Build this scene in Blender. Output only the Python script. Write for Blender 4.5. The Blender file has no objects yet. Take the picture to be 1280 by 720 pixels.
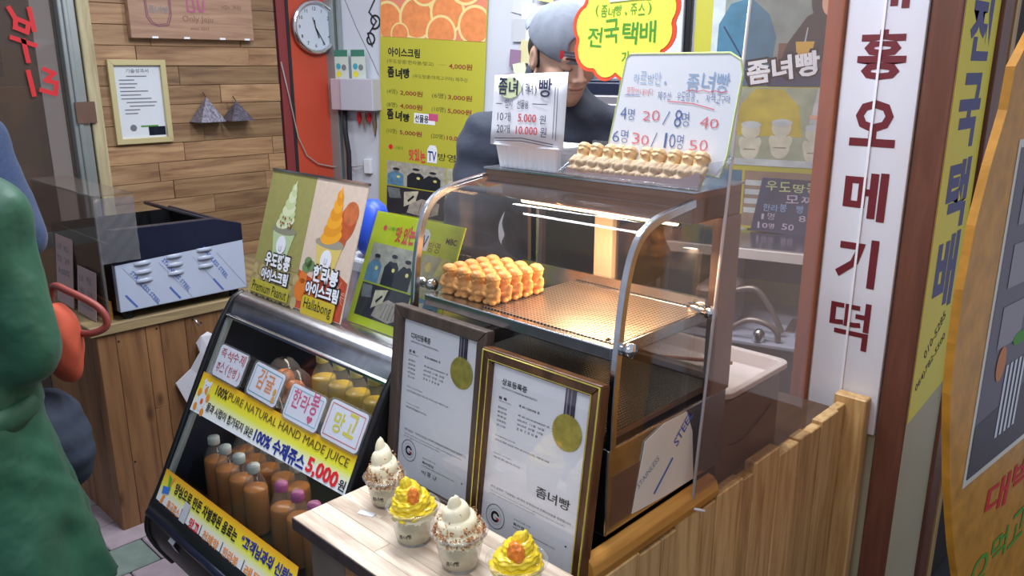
import bpy, math, random
import numpy as np
from mathutils import Vector, Matrix
random.seed(7); np.random.seed(7)
PI=math.pi
S=bpy.context.scene; COL=S.collection
V=Vector
def srgb(h):
    h=h.lstrip('#'); c=[int(h[i:i+2],16)/255 for i in (0,2,4)]
    return tuple((x/12.92 if x<=.04045 else ((x+.055)/1.055)**2.4) for x in c)+(1,)
# ---------------------------------------------------------------- camera
cam=bpy.data.cameras.new('camera'); cam.sensor_width=36; cam.lens=36*1005/1280; cam.clip_start=.02
co=bpy.data.objects.new('camera',cam); COL.objects.link(co)
azc=math.radians(46); pit=math.atan(277/1005)
fwd=V((-math.cos(azc)*math.cos(pit),math.sin(azc)*math.cos(pit),-math.sin(pit)))
co.location=(0,0,1.6); co.rotation_euler=fwd.to_track_quat('-Z','Y').to_euler()
S.camera=co
# ---------------------------------------------------------------- world, lights, exposure
S.view_settings.view_transform='Standard'; S.view_settings.look='None'; S.view_settings.gamma=1
S.view_settings.exposure=0.35; S.view_settings.use_curve_mapping=False
W=bpy.data.worlds.new('world'); S.world=W; W.use_nodes=True
W.node_tree.nodes['Background'].inputs[0].default_value=(.72,.78,.92,1); W.node_tree.nodes['Background'].inputs[1].default_value=.5
def area(name,loc,rot,sx,sy,power,col):
    l=bpy.data.lights.new(name,'AREA'); l.shape='RECTANGLE'; l.size=sx; l.size_y=sy; l.energy=power; l.color=col
    o=bpy.data.objects.new(name,l); COL.objects.link(o); o.location=loc; o.rotation_euler=rot; return o
area('stall_tube_light',(-1.5,1.15,2.55),(0,0,0),1.3,.16,30,(.93,.96,1))
area('stall_tube_light',(-1.7,1.95,2.5),(0,0,math.radians(16)),1.3,.16,22,(.93,.96,1))
area('street_light',(-.2,-.7,2.9),(math.radians(-25),math.radians(-15),0),1.4,1.4,48,(.95,.97,1))
area('left_fill_light',(-3.45,1.05,2.6),(0,math.radians(-18),0),.8,1.0,9,(.95,.97,1))  # unseen fill light, sized and placed to highlight the chrome top
# ---------------------------------------------------------------- materials
def _mat(name):
    m=bpy.data.materials.new(name); m.use_nodes=True; nt=m.node_tree
    return m,nt,nt.nodes['Principled BSDF']
def N(nt,t,**k):
    n=nt.nodes.new(t)
    for a,b in k.items():
        if a=='inp':
            for i,v in b.items(): n.inputs[i].default_value=v
        else: setattr(n,a,b)
    return n
def ramp(nt,stops):
    r=nt.nodes.new('ShaderNodeValToRGB'); e=r.color_ramp.elements
    e[0].position=stops[0][0]; e[0].color=srgb(stops[0][1]); e[1].position=stops[-1][0]; e[1].color=srgb(stops[-1][1])
    for p,c in stops[1:-1]:
        x=e.new(p); x.color=srgb(c)
    return r
def plain(name,col,rough=.5,metal=0,var=0,scale=30,bump=0,spec=.5,sss=0,sheen=0,coat=0,emis=0,bscale=None,bdist=.004):
    m,nt,b=_mat(name); c=srgb(col)
    b.inputs['Base Color'].default_value=c; b.inputs['Roughness'].default_value=rough; b.inputs['Metallic'].default_value=metal
    b.inputs['Specular IOR Level'].default_value=spec
    if sss: b.inputs['Subsurface Weight'].default_value=sss; b.inputs['Subsurface Radius'].default_value=(.01,.006,.003)
    if sheen: b.inputs['Sheen Weight'].default_value=sheen
    if coat: b.inputs['Coat Weight'].default_value=coat
    if emis: b.inputs['Emission Color'].default_value=c; b.inputs['Emission Strength'].default_value=emis
    if var or bump:
        tc=N(nt,'ShaderNodeTexCoord'); no=N(nt,'ShaderNodeTexNoise',inp={'Scale':scale,'Detail':5})
        nt.links.new(tc.outputs['Object'],no.inputs['Vector'])
        if var:
            r=nt.nodes.new('ShaderNodeValToRGB'); e=r.color_ramp.elements
            e[0].position=.3; e[1].position=.7
            e[0].color=tuple(x*(1-var) for x in c[:3])+(1,); e[1].color=tuple(min(1,x*(1+var)) for x in c[:3])+(1,)
            nt.links.new(no.outputs['Fac'],r.inputs['Fac']); nt.links.new(r.outputs['Color'],b.inputs['Base Color'])
        if bump:
            n2=no
            if bscale:
                n2=N(nt,'ShaderNodeTexNoise',inp={'Scale':bscale,'Detail':3}); nt.links.new(tc.outputs['Object'],n2.inputs['Vector'])
            bp=N(nt,'ShaderNodeBump',inp={'Strength':bump,'Distance':bdist}); nt.links.new(n2.outputs['Fac'],bp.inputs['Height']); nt.links.new(bp.outputs['Normal'],b.inputs['Normal'])
    return m
def wood(name,tones,axis=2,scale=1.0,rough=.55,vary=.25,stretch=14,knots=True):
    m,nt,b=_mat(name); tc=N(nt,'ShaderNodeTexCoord'); oi=N(nt,'ShaderNodeObjectInfo')
    ad=N(nt,'ShaderNodeVectorMath',operation='MULTIPLY_ADD'); cx=N(nt,'ShaderNodeCombineXYZ')
    for i in range(3): nt.links.new(oi.outputs['Random'],cx.inputs[i])
    nt.links.new(cx.outputs[0],ad.inputs[0]); ad.inputs[1].default_value=(17,29,11); nt.links.new(tc.outputs['Object'],ad.inputs[2])
    mp=N(nt,'ShaderNodeMapping'); sc=[stretch*scale]*3; sc[axis]=1.0*scale; mp.inputs['Scale'].default_value=sc
    nt.links.new(ad.outputs[0],mp.inputs['Vector'])
    n1=N(nt,'ShaderNodeTexNoise',inp={'Scale':3.0,'Detail':6,'Roughness':.6,'Distortion':.6}); nt.links.new(mp.outputs[0],n1.inputs['Vector'])
    k=len(tones); r=ramp(nt,[(.3+.4*i/(k-1),t) for i,t in enumerate(tones)]); nt.links.new(n1.outputs['Fac'],r.inputs['Fac'])
    hs=N(nt,'ShaderNodeHueSaturation'); mr=N(nt,'ShaderNodeMapRange'); mr.inputs['To Min'].default_value=1-vary; mr.inputs['To Max'].default_value=1+vary*.8
    nt.links.new(oi.outputs['Random'],mr.inputs['Value']); nt.links.new(mr.outputs[0],hs.inputs['Value']); nt.links.new(r.outputs['Color'],hs.inputs['Color'])
    last=hs.outputs['Color']
    if knots:
        vo=N(nt,'ShaderNodeTexVoronoi',inp={'Scale':2.4}); mp2=N(nt,'ShaderNodeMapping'); s2=[2.2]*3; s2[axis]=1.0; mp2.inputs['Scale'].default_value=s2
        nt.links.new(ad.outputs[0],mp2.inputs['Vector']); nt.links.new(mp2.outputs[0],vo.inputs['Vector'])
        rr=N(nt,'ShaderNodeMapRange'); rr.inputs['From Min'].default_value=.02; rr.inputs['From Max'].default_value=.09; rr.inputs['To Min'].default_value=.8; rr.inputs['To Max'].default_value=0
        nt.links.new(vo.outputs['Distance'],rr.inputs['Value'])
        mx=N(nt,'ShaderNodeMix',data_type='RGBA'); nt.links.new(rr.outputs[0],mx.inputs[0]); nt.links.new(last,mx.inputs[6]); mx.inputs[7].default_value=tuple(x*.35 for x in srgb(tones[0])[:3])+(1,)
        last=mx.outputs[2]
    nt.links.new(last,b.inputs['Base Color']); b.inputs['Roughness'].default_value=rough
    bp=N(nt,'ShaderNodeBump',inp={'Strength':.25,'Distance':.002}); nt.links.new(n1.outputs['Fac'],bp.inputs['Height']); nt.links.new(bp.outputs['Normal'],b.inputs['Normal'])
    return m
def glass(name,tint='#ffffff',rough=.02,ior=1.45,haze=0.0,hcol='#ffffff',gmul=1.0):
    m=bpy.data.materials.new(name); m.use_nodes=True; nt=m.node_tree; nt.nodes.clear()
    out=nt.nodes.new('ShaderNodeOutputMaterial'); tr=N(nt,'ShaderNodeBsdfTransparent'); tr.inputs[0].default_value=srgb(tint)
    gl=N(nt,'ShaderNodeBsdfGlossy',inp={'Roughness':rough}); lw=N(nt,'ShaderNodeLayerWeight'); mx=N(nt,'ShaderNodeMixShader'); lw.inputs[0].default_value=.5
    pw=N(nt,'ShaderNodeMath',operation='POWER'); pw.inputs[1].default_value=5; nt.links.new(lw.outputs['Facing'],pw.inputs[0])
    fr=N(nt,'ShaderNodeMath',operation='MULTIPLY_ADD'); fr.inputs[1].default_value=.8; fr.inputs[2].default_value=.035; nt.links.new(pw.outputs[0],fr.inputs[0])
    ml=N(nt,'ShaderNodeMath',operation='MULTIPLY',use_clamp=True); ml.inputs[1].default_value=gmul; nt.links.new(fr.outputs[0],ml.inputs[0])
    nt.links.new(ml.outputs[0],mx.inputs[0]); nt.links.new(tr.outputs[0],mx.inputs[1]); nt.links.new(gl.outputs[0],mx.inputs[2]); last=mx.outputs[0]
    if haze:
        d=N(nt,'ShaderNodeBsdfDiffuse'); d.inputs[0].default_value=srgb(hcol); m2=N(nt,'ShaderNodeMixShader'); m2.inputs[0].default_value=haze
        nt.links.new(last,m2.inputs[1]); nt.links.new(d.outputs[0],m2.inputs[2]); last=m2.outputs[0]
    nt.links.new(last,out.inputs[0]); return m
def gradient(name,stops,rough=.35,coat=.3,axis='y'):
    m,nt,b=_mat(name); uv=N(nt,'ShaderNodeUVMap'); sp=N(nt,'ShaderNodeSeparateXYZ'); r=ramp(nt,stops)
    nt.links.new(uv.outputs[0],sp.inputs[0]); nt.links.new(sp.outputs[0 if axis=='x' else 1],r.inputs[0]); nt.links.new(r.outputs[0],b.inputs['Base Color'])
    b.inputs['Roughness'].default_value=rough; b.inputs['Coat Weight'].default_value=coat; return m
def perf(name,c1,c2,sc,rough=.3):
    # perforated sheet steel: fine dots far too small to build one by one
    m,nt,b=_mat(name); tc=N(nt,'ShaderNodeTexCoord'); vo=N(nt,'ShaderNodeTexVoronoi',voronoi_dimensions='2D',inp={'Scale':sc,'Randomness':0.0})
    nt.links.new(tc.outputs['Object'],vo.inputs['Vector']); r=ramp(nt,[(.28,c2),(.36,c1)]); nt.links.new(vo.outputs['Distance'],r.inputs[0]); nt.links.new(r.outputs[0],b.inputs['Base Color'])
    b.inputs['Metallic'].default_value=.85; b.inputs['Roughness'].default_value=rough
    bp=N(nt,'ShaderNodeBump',inp={'Strength':.5,'Distance':.002}); nt.links.new(vo.outputs['Distance'],bp.inputs['Height']); nt.links.new(bp.outputs['Normal'],b.inputs['Normal']); return m
M={}
M['steel']=plain('brushed_steel','#c4c6cc',.2,1,var=.12,scale=25)
M['chrome']=plain('chrome','#d8dade',.12,1)
M['dsteel']=plain('warm_dark_steel','#9a8072',.3,.8,var=.1,scale=12)  # warm tint puts the case lamp's light into the steel colour
M['boxsteel']=plain('tiled_brown_steel','#6f5f5c',.35,.5,var=.15,scale=9)
M['black']=plain('black_metal','#17181c',.35,.2)
M['blackm']=plain('black_matte','#1a1b20',.7)
M['blueblack']=plain('blue_black_enamel','#20253a',.3,.3,var=.15,scale=14)
M['film']=plain('blue_white_film','#adb7cc',.3,0,var=.04,scale=8,coat=.4)
M['filmw']=plain('cream_film','#e0d8cb',.35,0,var=.05,scale=7)
M['fblue']=plain('film_blue_print','#4a66b0',.5)
M['fgrey']=plain('film_grey_print','#74809c',.5)
M['white']=plain('white_paper','#e6e8f0',.6)
M['card']=plain('card_white','#e9e9f2',.45,coat=.4)
M['wallw']=plain('offwhite_wall','#c3c7d2',.7,var=.06,scale=3)
M['orange']=plain('red_orange_panel','#b8452f',.45,var=.08,scale=4)
M['maroon']=plain('maroon_panel','#7c2f33',.5)
M['alu']=plain('aluminium','#9fa8a8',.35,.6,var=.05,scale=12)
M['jamb']=wood('jamb_brown_laminate',['#8c4528','#9f5232','#ab5d3a'],2,1,.45,.05,10,False)
M['jambd']=wood('post_brown_laminate',['#5e3a2e','#6d4436','#7c5040'],2,1,.5,.05,10,False)
M['beige']=plain('beige_green_wall','#b3ab90',.6,var=.05,scale=5)
M['dark']=plain('dark_gap','#15120f',.9)
M['ink']=plain('black_ink','#16161c',.6)
M['navyink']=plain('navy_ink','#1c2a86',.6)
M['blueink']=plain('blue_pen_ink','#5b70a8',.6)
M['paleblue']=plain('faded_blue_ink','#93aed2',.6)
M['redink']=plain('red_ink','#d2222a',.6)
M['pinkink']=plain('pink_ink','#d04878',.6)
M['palered']=plain('faded_red_ink','#e07884',.6)
M['orangeink']=plain('orange_ink','#e08a3c',.6)
M['yellowink']=plain('yellow_ink','#dcd030',.6)
M['greenink']=plain('green_ink','#4f9a32',.6)
M['brownred']=plain('maroon_letters','#6a1f2a',.5)
M['tealink']=plain('teal_ink','#3aa0b0',.6)
M['greyink']=plain('grey_ink','#777a84',.6)
M['gold']=plain('gold_foil','#b8ac52',.4,.5,var=.2,scale=60,bump=.4)
M['lime']=plain('lime_print','#c2cf26',.45,coat=.2)
M['limed']=plain('lime_vinyl','#b2ae38',.5,var=.04,scale=5)
M['neon']=plain('neon_yellow_card','#f2f75a',.6,emis=0)
M['glass']=glass('clear_glass','#f4f6f6')
M['caseglass']=glass('case_glass','#f3f1ee',haze=.010,hcol='#e8e8f0')
M['acr']=glass('acrylic_sheet','#f2eeec',haze=.085,hcol='#d8b8a8')  # warm haze colour imitates the orange post's reflection
M['smoke']=glass('door_glass','#c9c2be',rough=.02,haze=.01)
M['plastic']=glass('thin_clear_plastic','#f2f4f8',rough=.08,haze=.05,gmul=1.3)
M['cupp']=glass('cup_plastic','#f6f6f6',rough=.08,haze=.07,gmul=1.4)
M['foam']=plain('white_foam','#e4e4ea',.7)
M['bread']=None
# ---------------------------------------------------------------- mesh helpers
class Fr:
    def __init__(s,o,ex,ey):
        s.o=V(o); s.x=V(ex).normalized(); s.y=V(ey).normalized(); s.n=s.x.cross(s.y)
    def P(s,u,v,w=0): return s.o+s.x*u+s.y*v+s.n*w
    def sub(s,u,v,w=0,ang=0):
        c,q=math.cos(ang),math.sin(ang); return Fr(s.P(u,v,w),s.x*c+s.y*q,s.y*c-s.x*q)
WORLD=Fr((0,0,0),(1,0,0),(0,1,0))
class MB:
    def __init__(s): s.v=[]; s.f=[]; s.m=[]; s.uv={}
    def add(s,vs,fs,mi=0):
        b=len(s.v); s.v+= [tuple(p) for p in vs]
        for f in fs: s.f.append(tuple(i+b for i in f)); s.m.append(mi)
    def box(s,x0,x1,y0,y1,z0,z1,mi=0,fr=WORLD):
        vs=[fr.P(x,y,z) for z in (z0,z1) for y in (y0,y1) for x in (x0,x1)]
        s.add(vs,[(0,2,3,1),(4,5,7,6),(0,1,5,4),(2,6,7,3),(0,4,6,2),(1,3,7,5)],mi); return s
    def prism(s,pts,fr,d0,d1,mi=0):
        n=len(pts); a=0
        for i in range(n): a+=pts[i][0]*pts[(i+1)%n][1]-pts[(i+1)%n][0]*pts[i][1]
        if a<0: pts=pts[::-1]
        vs=[fr.P(u,v,d0) for u,v in pts]+[fr.P(u,v,d1) for u,v in pts]
        fs=[tuple(range(n-1,-1,-1)),tuple(range(n,2*n))]+[(i,(i+1)%n,n+(i+1)%n,n+i) for i in range(n)]
        s.add(vs,fs,mi); return s
    def quad(s,fr,u0,v0,u1,v1,w=0,mi=0,uv=True):
        b=len(s.v); s.add([fr.P(u0,v0,w),fr.P(u1,v0,w),fr.P(u1,v1,w),fr.P(u0,v1,w)],[(0,1,2,3)],mi)
        s.uv[len(s.f)-1]=[(0,0),(1,0),(1,1),(0,1)]; return s
    def flat(s,pts,fr,w=0,mi=0):
        a=0;n=len(pts)
        for i in range(n): a+=pts[i][0]*pts[(i+1)%n][1]-pts[(i+1)%n][0]*pts[i][1]
        if a<0: pts=pts[::-1]
        s.add([fr.P(u,v,w) for u,v in pts],[tuple(range(n))],mi); return s
    def disc(s,fr,u,v,ru,rv=None,w=0,mi=0,n=24,ang=0):
        rv=rv or ru; ca,sa=math.cos(ang),math.sin(ang)
        return s.flat([(u+ru*math.cos(t)*ca-rv*math.sin(t)*sa,v+ru*math.cos(t)*sa+rv*math.sin(t)*ca) for t in [2*PI*i/n for i in range(n)]],fr,w,mi)
    def ring(s,fr,u,v,r0,r1,w=0,mi=0,n=32,asp=1):
        vs=[];fs=[]
        for i in range(n):
            t=2*PI*i/n
            for r in (r0,r1): vs.append(fr.P(u+r*math.cos(t)*asp,v+r*math.sin(t),w))
        for i in range(n):
            j=(i+1)%n; fs.append((2*i,2*i+1,2*j+1,2*j))
        s.add(vs,fs,mi); return s
    def stroke(s,pts,wd,fr,w=0,mi=0):
        for a,b in zip(pts[:-1],pts[1:]):
            dx,dy=b[0]-a[0],b[1]-a[1]; l=math.hypot(dx,dy) or 1e-6; nx,ny=-dy/l*wd/2,dx/l*wd/2; ex,ey=dx/l*wd/2,dy/l*wd/2
            s.flat([(a[0]+nx-ex,a[1]+ny-ey),(a[0]-nx-ex,a[1]-ny-ey),(b[0]-nx+ex,b[1]-ny+ey),(b[0]+nx+ex,b[1]+ny+ey)],fr,w,mi); w+=.00002
        return s
    def tube(s,pts,r,n=10,mi=0,caps=True,closed=False):
        pts=[V(p) for p in pts]; m=len(pts); rs=r if isinstance(r,(list,tuple)) else [r]*m
        up=None; vs=[]
        for i,p in enumerate(pts):
            if closed: d=pts[(i+1)%m]-pts[i-1]
            else: d=pts[min(i+1,m-1)]-pts[max(i-1,0)]
            d.normalize()
            if up is None:
                up=V((0,0,1)) if abs(d.z)<.9 else V((1,0,0))
            a=d.cross(up)
            if a.length<1e-5: a=d.cross(V((1,0,0)))
            a.normalize(); b=a.cross(d).normalized(); up=b
            for k in range(n):
                t=2*PI*k/n; vs.append(p+(a*math.cos(t)+b*math.sin(t))*rs[i])
        fs=[]
        for i in range(m if closed else m-1):
            j=(i+1)%m
            for k in range(n):
                l=(k+1)%n; fs.append((i*n+k,i*n+l,j*n+l,j*n+k))
        if caps and not closed: fs+= [tuple(range(n-1,-1,-1)),tuple(range((m-1)*n,m*n))]
        s.add(vs,fs,mi); return s
    def lathe(s,prof,c=(0,0,0),n=28,mi=0,fn=None,ax=None,caps=True):
        c=V(c); vs=[]; m=len(prof)
        if ax is not None:
            az=V(ax).normalized(); a1=az.orthogonal().normalized(); a2=az.cross(a1)
        for (r,z) in prof:
            for k in range(n):
                t=2*PI*k/n; rr=r*(fn(t,z) if fn else 1)
                if ax is None: vs.append(c+V((rr*math.cos(t),rr*math.sin(t),z)))
                else: vs.append(c+a1*(rr*math.cos(t))+a2*(rr*math.sin(t))+az*z)
        fs=[]
        for i in range(m-1):
            for k in range(n):
                l=(k+1)%n; fs.append((i*n+k,i*n+l,(i+1)*n+l,(i+1)*n+k))
        if caps: fs+= [tuple(range(n-1,-1,-1)),tuple(range((m-1)*n,m*n))]
        s.add(vs,fs,mi); return s
    def build(s,name,mats,parent=None,smooth=False,bevel=0,label=None,kind=None,seg=2):
        if not isinstance(mats,(list,tuple)): mats=[mats]
        mats=[M[x] if isinstance(x,str) else x for x in mats]
        if parent is not None: off=V(OFF[parent.name])
        else:
            a=np.array(s.v); off=V(((a[:,0].min()+a[:,0].max())/2,(a[:,1].min()+a[:,1].max())/2,a[:,2].min()))
        me=bpy.data.meshes.new(name); me.from_pydata([tuple(V(p)-off) for p in s.v],[],s.f)
        for m in mats: me.materials.append(m)
        me.polygons.foreach_set('material_index',s.m)
        if s.uv:
            ul=me.uv_layers.new(name='UVMap')
            for fi,uvs in s.uv.items():
                p=me.polygons[fi]
                for k,li in enumerate(p.loop_indices): ul.data[li].uv=uvs[k]
        if smooth: me.polygons.foreach_set('use_smooth',[True]*len(me.polygons))
        me.update(); o=bpy.data.objects.new(name,me); COL.objects.link(o)
        if parent is not None: o.parent=parent
        else: o.location=off
        OFF[o.name]=tuple(off)
        if bevel:
            b=o.modifiers.new('bevel','BEVEL'); b.width=bevel; b.segments=seg; b.limit_method='ANGLE'
            b.harden_normals=False
        if smooth and bevel==0 and smooth!='all':
            pass
        if label: o['label']=label
        if kind: o['kind']=kind
        return o
OFF={}
def thing(name,label,cat,loc,group=None):
    o=bpy.data.objects.new(name,None); COL.objects.link(o); o.location=loc; o.empty_display_size=.05
    o['label']=label; o['category']=cat
    if group: o['group']=group
    OFF[o.name]=tuple(loc); return o
def tag(o,label,cat,group=None,kind=None):
    o['label']=label; o['category']=cat
    if group: o['group']=group
    if kind: o['kind']=kind
    return o
def struct(o): o['kind']='structure'; return o
def copy_tree(o,loc,label=None,rz=None,rot=None):
    r=o.copy(); COL.objects.link(r); r.location=loc
    if rz is not None: r.rotation_euler=(0,0,rz)
    if rot is not None: r.rotation_euler=rot
    if label: r['label']=label
    for ch in KIDS(o):
        c=ch.copy(); COL.objects.link(c); c.parent=r
        for g in KIDS(ch):
            d=g.copy(); COL.objects.link(d); d.parent=c
    return r
def KIDS(o): return [c for c in list(COL.objects) if c.parent==o]
def strip(mb,prof,x0,x1,mi=0):   # profile (y,z) swept along x as a sheet
    n=len(prof); vs=[(x0,y,z) for y,z in prof]+[(x1,y,z) for y,z in prof]
    mb.add(vs,[(i,i+1,n+i+1,n+i) for i in range(n-1)],mi)
YZ=Fr((0,0,0),(0,1,0),(0,0,1))   # normal +X
XZ=Fr((0,0,0),(1,0,0),(0,0,1))   # normal -Y
# text as real flat letters
GC={}
def glyph(sx,bold):
    k=(sx,bold)
    if k not in GC:
        cu=bpy.data.curves.new('t','FONT'); cu.body=sx; cu.size=1; cu.resolution_u=2; cu.offset=bold
        ob=bpy.data.objects.new('t',cu); me=bpy.data.meshes.new_from_object(ob)
        vs=[(v.co.x,v.co.y) for v in me.vertices]; fs=[tuple(p.vertices) for p in me.polygons]
        bpy.data.objects.remove(ob); bpy.data.curves.remove(cu); bpy.data.meshes.remove(me); GC[k]=(vs,fs)
    return GC[k]
def tx(mb,fr,sx,u,v,w,h,mi=0,lift=.0006,bold=0,ang=0,shear=0):
    vs,fs=glyph(sx,bold)
    if not vs: return mb
    xs=[p[0] for p in vs]; ys=[p[1] for p in vs]; x0,x1,y0,y1=min(xs),max(xs),min(ys),max(ys)
    if w is None: w=h*(x1-x0)/max(y1-y0,1e-6)
    if h is None: h=w*(y1-y0)/(x1-x0)
    f=fr.sub(u,v,lift,ang)
    out=[]
    for x,y in vs:
        a=(x-x0)/(x1-x0)*w; b=(y-y0)/max(y1-y0,1e-6)*h; out.append(f.P(a+shear*b,b))
    mb.add(out,fs,mi); return mb
def hand(mb,fr,sx,u,v,w,h,mi=0,lift=.0006,bold=0,jit=.08):
    n=len(sx); cw=w/n
    for i,ch in enumerate(sx):
        if ch==' ': continue
        k=.85+.25*random.random(); nar= ch in '.,!()/1i-'
        hh=h*k*(.25 if ch in '.,' else 1)*(.08 if ch=='-' else 1)
        tx(mb,fr,ch,u+cw*i+(cw*.25 if nar else 0),v+h*(random.random()-.5)*.12+(h*.5 if ch=='-' else 0),cw*(.3 if ch in '.,!1i' else .45 if nar else .86),hh,mi,lift,bold,(random.random()-.5)*2*jit)
    return mb
# ---------------------------------------------------------------- distance-field surfaces (organic bodies)
def smin(a,b,k):
    h=np.clip(.5+.5*(b-a)/k,0,1); return b*(1-h)+a*h-k*h*(1-h)
def smax(a,b,k): return -smin(-a,-b,k)
def ell(P,c,r,R=None):
    q=P-np.array(c,dtype=np.float32)
    if R is not None: q=q@np.array(R,dtype=np.float32)
    r=np.array(r,dtype=np.float32); k0=np.linalg.norm(q/r,axis=-1); k1=np.linalg.norm(q/(r*r),axis=-1)
    return k0*(k0-1)/np.maximum(k1,1e-9)
def cap(P,a,b,ra,rb=None):
    rb=ra if rb is None else rb; a=np.array(a,dtype=np.float32); b=np.array(b,dtype=np.float32); ab=b-a
    t=np.clip((P-a)@ab/max(ab@ab,1e-9),0,1); return np.linalg.norm(P-a-t[...,None]*ab,axis=-1)-(ra+(rb-ra)*t)
def nets(fn,xs,ys,zs):
    xs,ys,zs=[np.array(a,dtype=np.float32) for a in (xs,ys,zs)]
    G=np.stack(np.meshgrid(xs,ys,zs,indexing='ij'),-1); D=fn(G); nx,ny,nz=D.shape
    ins=D<0; c=[ins[i:nx-1+i,j:ny-1+j,k:nz-1+k] for i in (0,1) for j in (0,1) for k in (0,1)]
    s=sum(x.astype(np.int8) for x in c); act=(s>0)&(s<8); idx=-np.ones(act.shape,dtype=np.int64); cells=np.argwhere(act); idx[act]=np.arange(len(cells))
    acc=np.zeros((len(cells),3)); cnt=np.zeros(len(cells)); ci,cj,ck=cells.T
    for ax in range(3):
        for a in (0,1):
            for b in (0,1):
                o0=[0,0,0]; others=[q for q in range(3) if q!=ax]; o0[others[0]]=a; o0[others[1]]=b; o1=list(o0); o1[ax]=1
                i0=(ci+o0[0],cj+o0[1],ck+o0[2]); i1=(ci+o1[0],cj+o1[1],ck+o1[2]); d0=D[i0]; d1=D[i1]; m=(d0<0)!=(d1<0)
                t=np.where(m,d0/np.where(d0==d1,1,d0-d1),0)[:,None]; p=G[i0]*(1-t)+G[i1]*t; acc[m]+=p[m]; cnt[m]+=1
    vs=acc/cnt[:,None]; F=[]
    for ax in range(3):
        b,c2=[q for q in range(3) if q!=ax]; sl0=[slice(None)]*3; sl1=[slice(None)]*3; sl0[ax]=slice(0,-1); sl1[ax]=slice(1,None)
        for q in (b,c2): sl0[q]=slice(1,-1); sl1[q]=slice(1,-1)
        A=ins[tuple(sl0)]; B=ins[tuple(sl1)]; e=np.argwhere(A!=B)
        if not len(e): continue
        fl=A[tuple(e.T)]; e[:,b]+=1; e[:,c2]+=1
        def at(db,dc):
            q=e.copy(); q[:,b]-=db; q[:,c2]-=dc; return idx[tuple(q.T)]
        qd=np.stack([at(1,1),at(0,1),at(0,0),at(1,0)],1)
        if ax==1: fl=~fl
        qd[~fl]=qd[~fl][:,::-1]; F.append(qd)
    return vs,np.concatenate(F)
def sdf_mb(fn,xs,ys,zs,T=None,mi=0,mb=None):
    vs,fs=nets(fn,xs,ys,zs); mb=mb or MB()
    if T is not None:
        T=np.array(T); vs=vs@T[:3,:3].T+T[:3,3]
    mb.add([tuple(map(float,p)) for p in vs],[tuple(map(int,f)) for f in fs],mi); return mb
def rng(a,b,st): return np.arange(a,b+st,st)
def wob(P,f,a,s=0):
    return a*(np.sin(P[...,0]*f+s)*np.sin(P[...,1]*f*1.3+s*2+1)*np.sin(P[...,2]*f*.8+s*3+2))
# ================================================================ THE SETTING
M['planks']=wood('acacia_plank',['#6f513b','#8b6a4d','#a07f5d','#ab8d6b'],1,1,.5,.32,12)
M['lboard']=wood('left_counter_board',['#6b4830','#87603f','#966d48'],2,.9,.5,.2,10)
M['rboard']=wood('right_counter_board',['#a07b4c','#b9935f','#caa873','#d3b481'],2,1.2,.5,.16,13,False)
M['edgew']=wood('worn_timber_edge',['#6f6048','#8d7a58','#a59066'],1,1,.7,.1,10,False)
M['edgex']=wood('worn_timber_edge_x',['#6f6048','#8d7a58','#a59066'],0,1,.7,.1,10,False)
M['batten']=wood('orange_pine',['#9a6a2c','#b98238','#c99445'],1,1,.45,.05,12,False)
M['pine']=wood('pale_pine_post',['#9c9070','#b8ab88','#c7bb98'],2,1,.7,.05,10)
M['paverA']=plain('paver_pink','#a0919a',.75,var=.12,scale=22,bump=.3)
M['paverB']=plain('paver_green','#75847d',.75,var=.14,scale=22,bump=.3)
M['paverC']=plain('paver_grey','#7f8388',.75,var=.12,scale=22,bump=.3)
M['mortar']=plain('mortar','#343438',.9,var=.1,scale=30)
# floor: base + pavers
fl=struct(MB().box(-4.6,3.4,-3,3.6,-.05,-.008).build('floor','mortar'))
pv={}
for key in 'ABC':
    b=MB().box(-.083,.083,-.103,.103,0,.012); pv[key]=b
cnt=0
px0=-2.84
for i in range(-3,9):
    for j in range(-4,8):
        x=px0+.1725*i+.086; y=.78+.21*j+(.105 if i%2 else 0)-.105
        if x>-1.5 and y>.9: continue
        key=random.choices('ABC',[4,5,1])[0]
        if cnt==0: meshes={}
        if key not in meshes:
            o=pv[key].build('paver','paver'+key,fl,bevel=.004); meshes[key]=o.data
        else:
            o=bpy.data.objects.new('paver',meshes[key]); COL.objects.link(o); o.parent=fl
            m=o.modifiers.new('bevel','BEVEL'); m.width=.004; m.segments=1
        # child location relative to the floor slab's own origin
        me=o.data
        if 'cen' not in me:
            me['cen']=1
            off=V(OFF[fl.name])
            for v in me.vertices: v.co+=off
        o.location=V((x,y,-.008+random.uniform(-.0015,.0015)))-V(OFF[fl.name]); cnt+=1
# wood clad wall (left back) --------------------------------------------------
wl=struct(MB().box(-3.55,-3.415,1.19,2.0,0,2.6).build('wall_left','blackm'))
def piece(fr,parent,u0,u1,v0,v1,w0,w1,mat,name='plank',bev=.0015,lab=None):
    return MB().box(u0,u1,v0,v1,w0,w1,0,fr).build(name,mat,parent,bevel=bev,seg=1,label=lab)
WL=Fr((-3.4,0,0),(0,1,0),(0,0,1))
z=.51; r=0
while z<2.5:
    h=.078; y=1.2-random.uniform(0,.35)
    while y<1.99:
        L=random.uniform(.35,.6); a=max(y,1.2); b=min(y+L,1.99)
        if b-a>.02: piece(WL,wl,a+.0008,b-.0008,z+.0008,z+h-.0008,-.015,random.uniform(-.003,.002),'planks')
        y+=L
    z+=h
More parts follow.
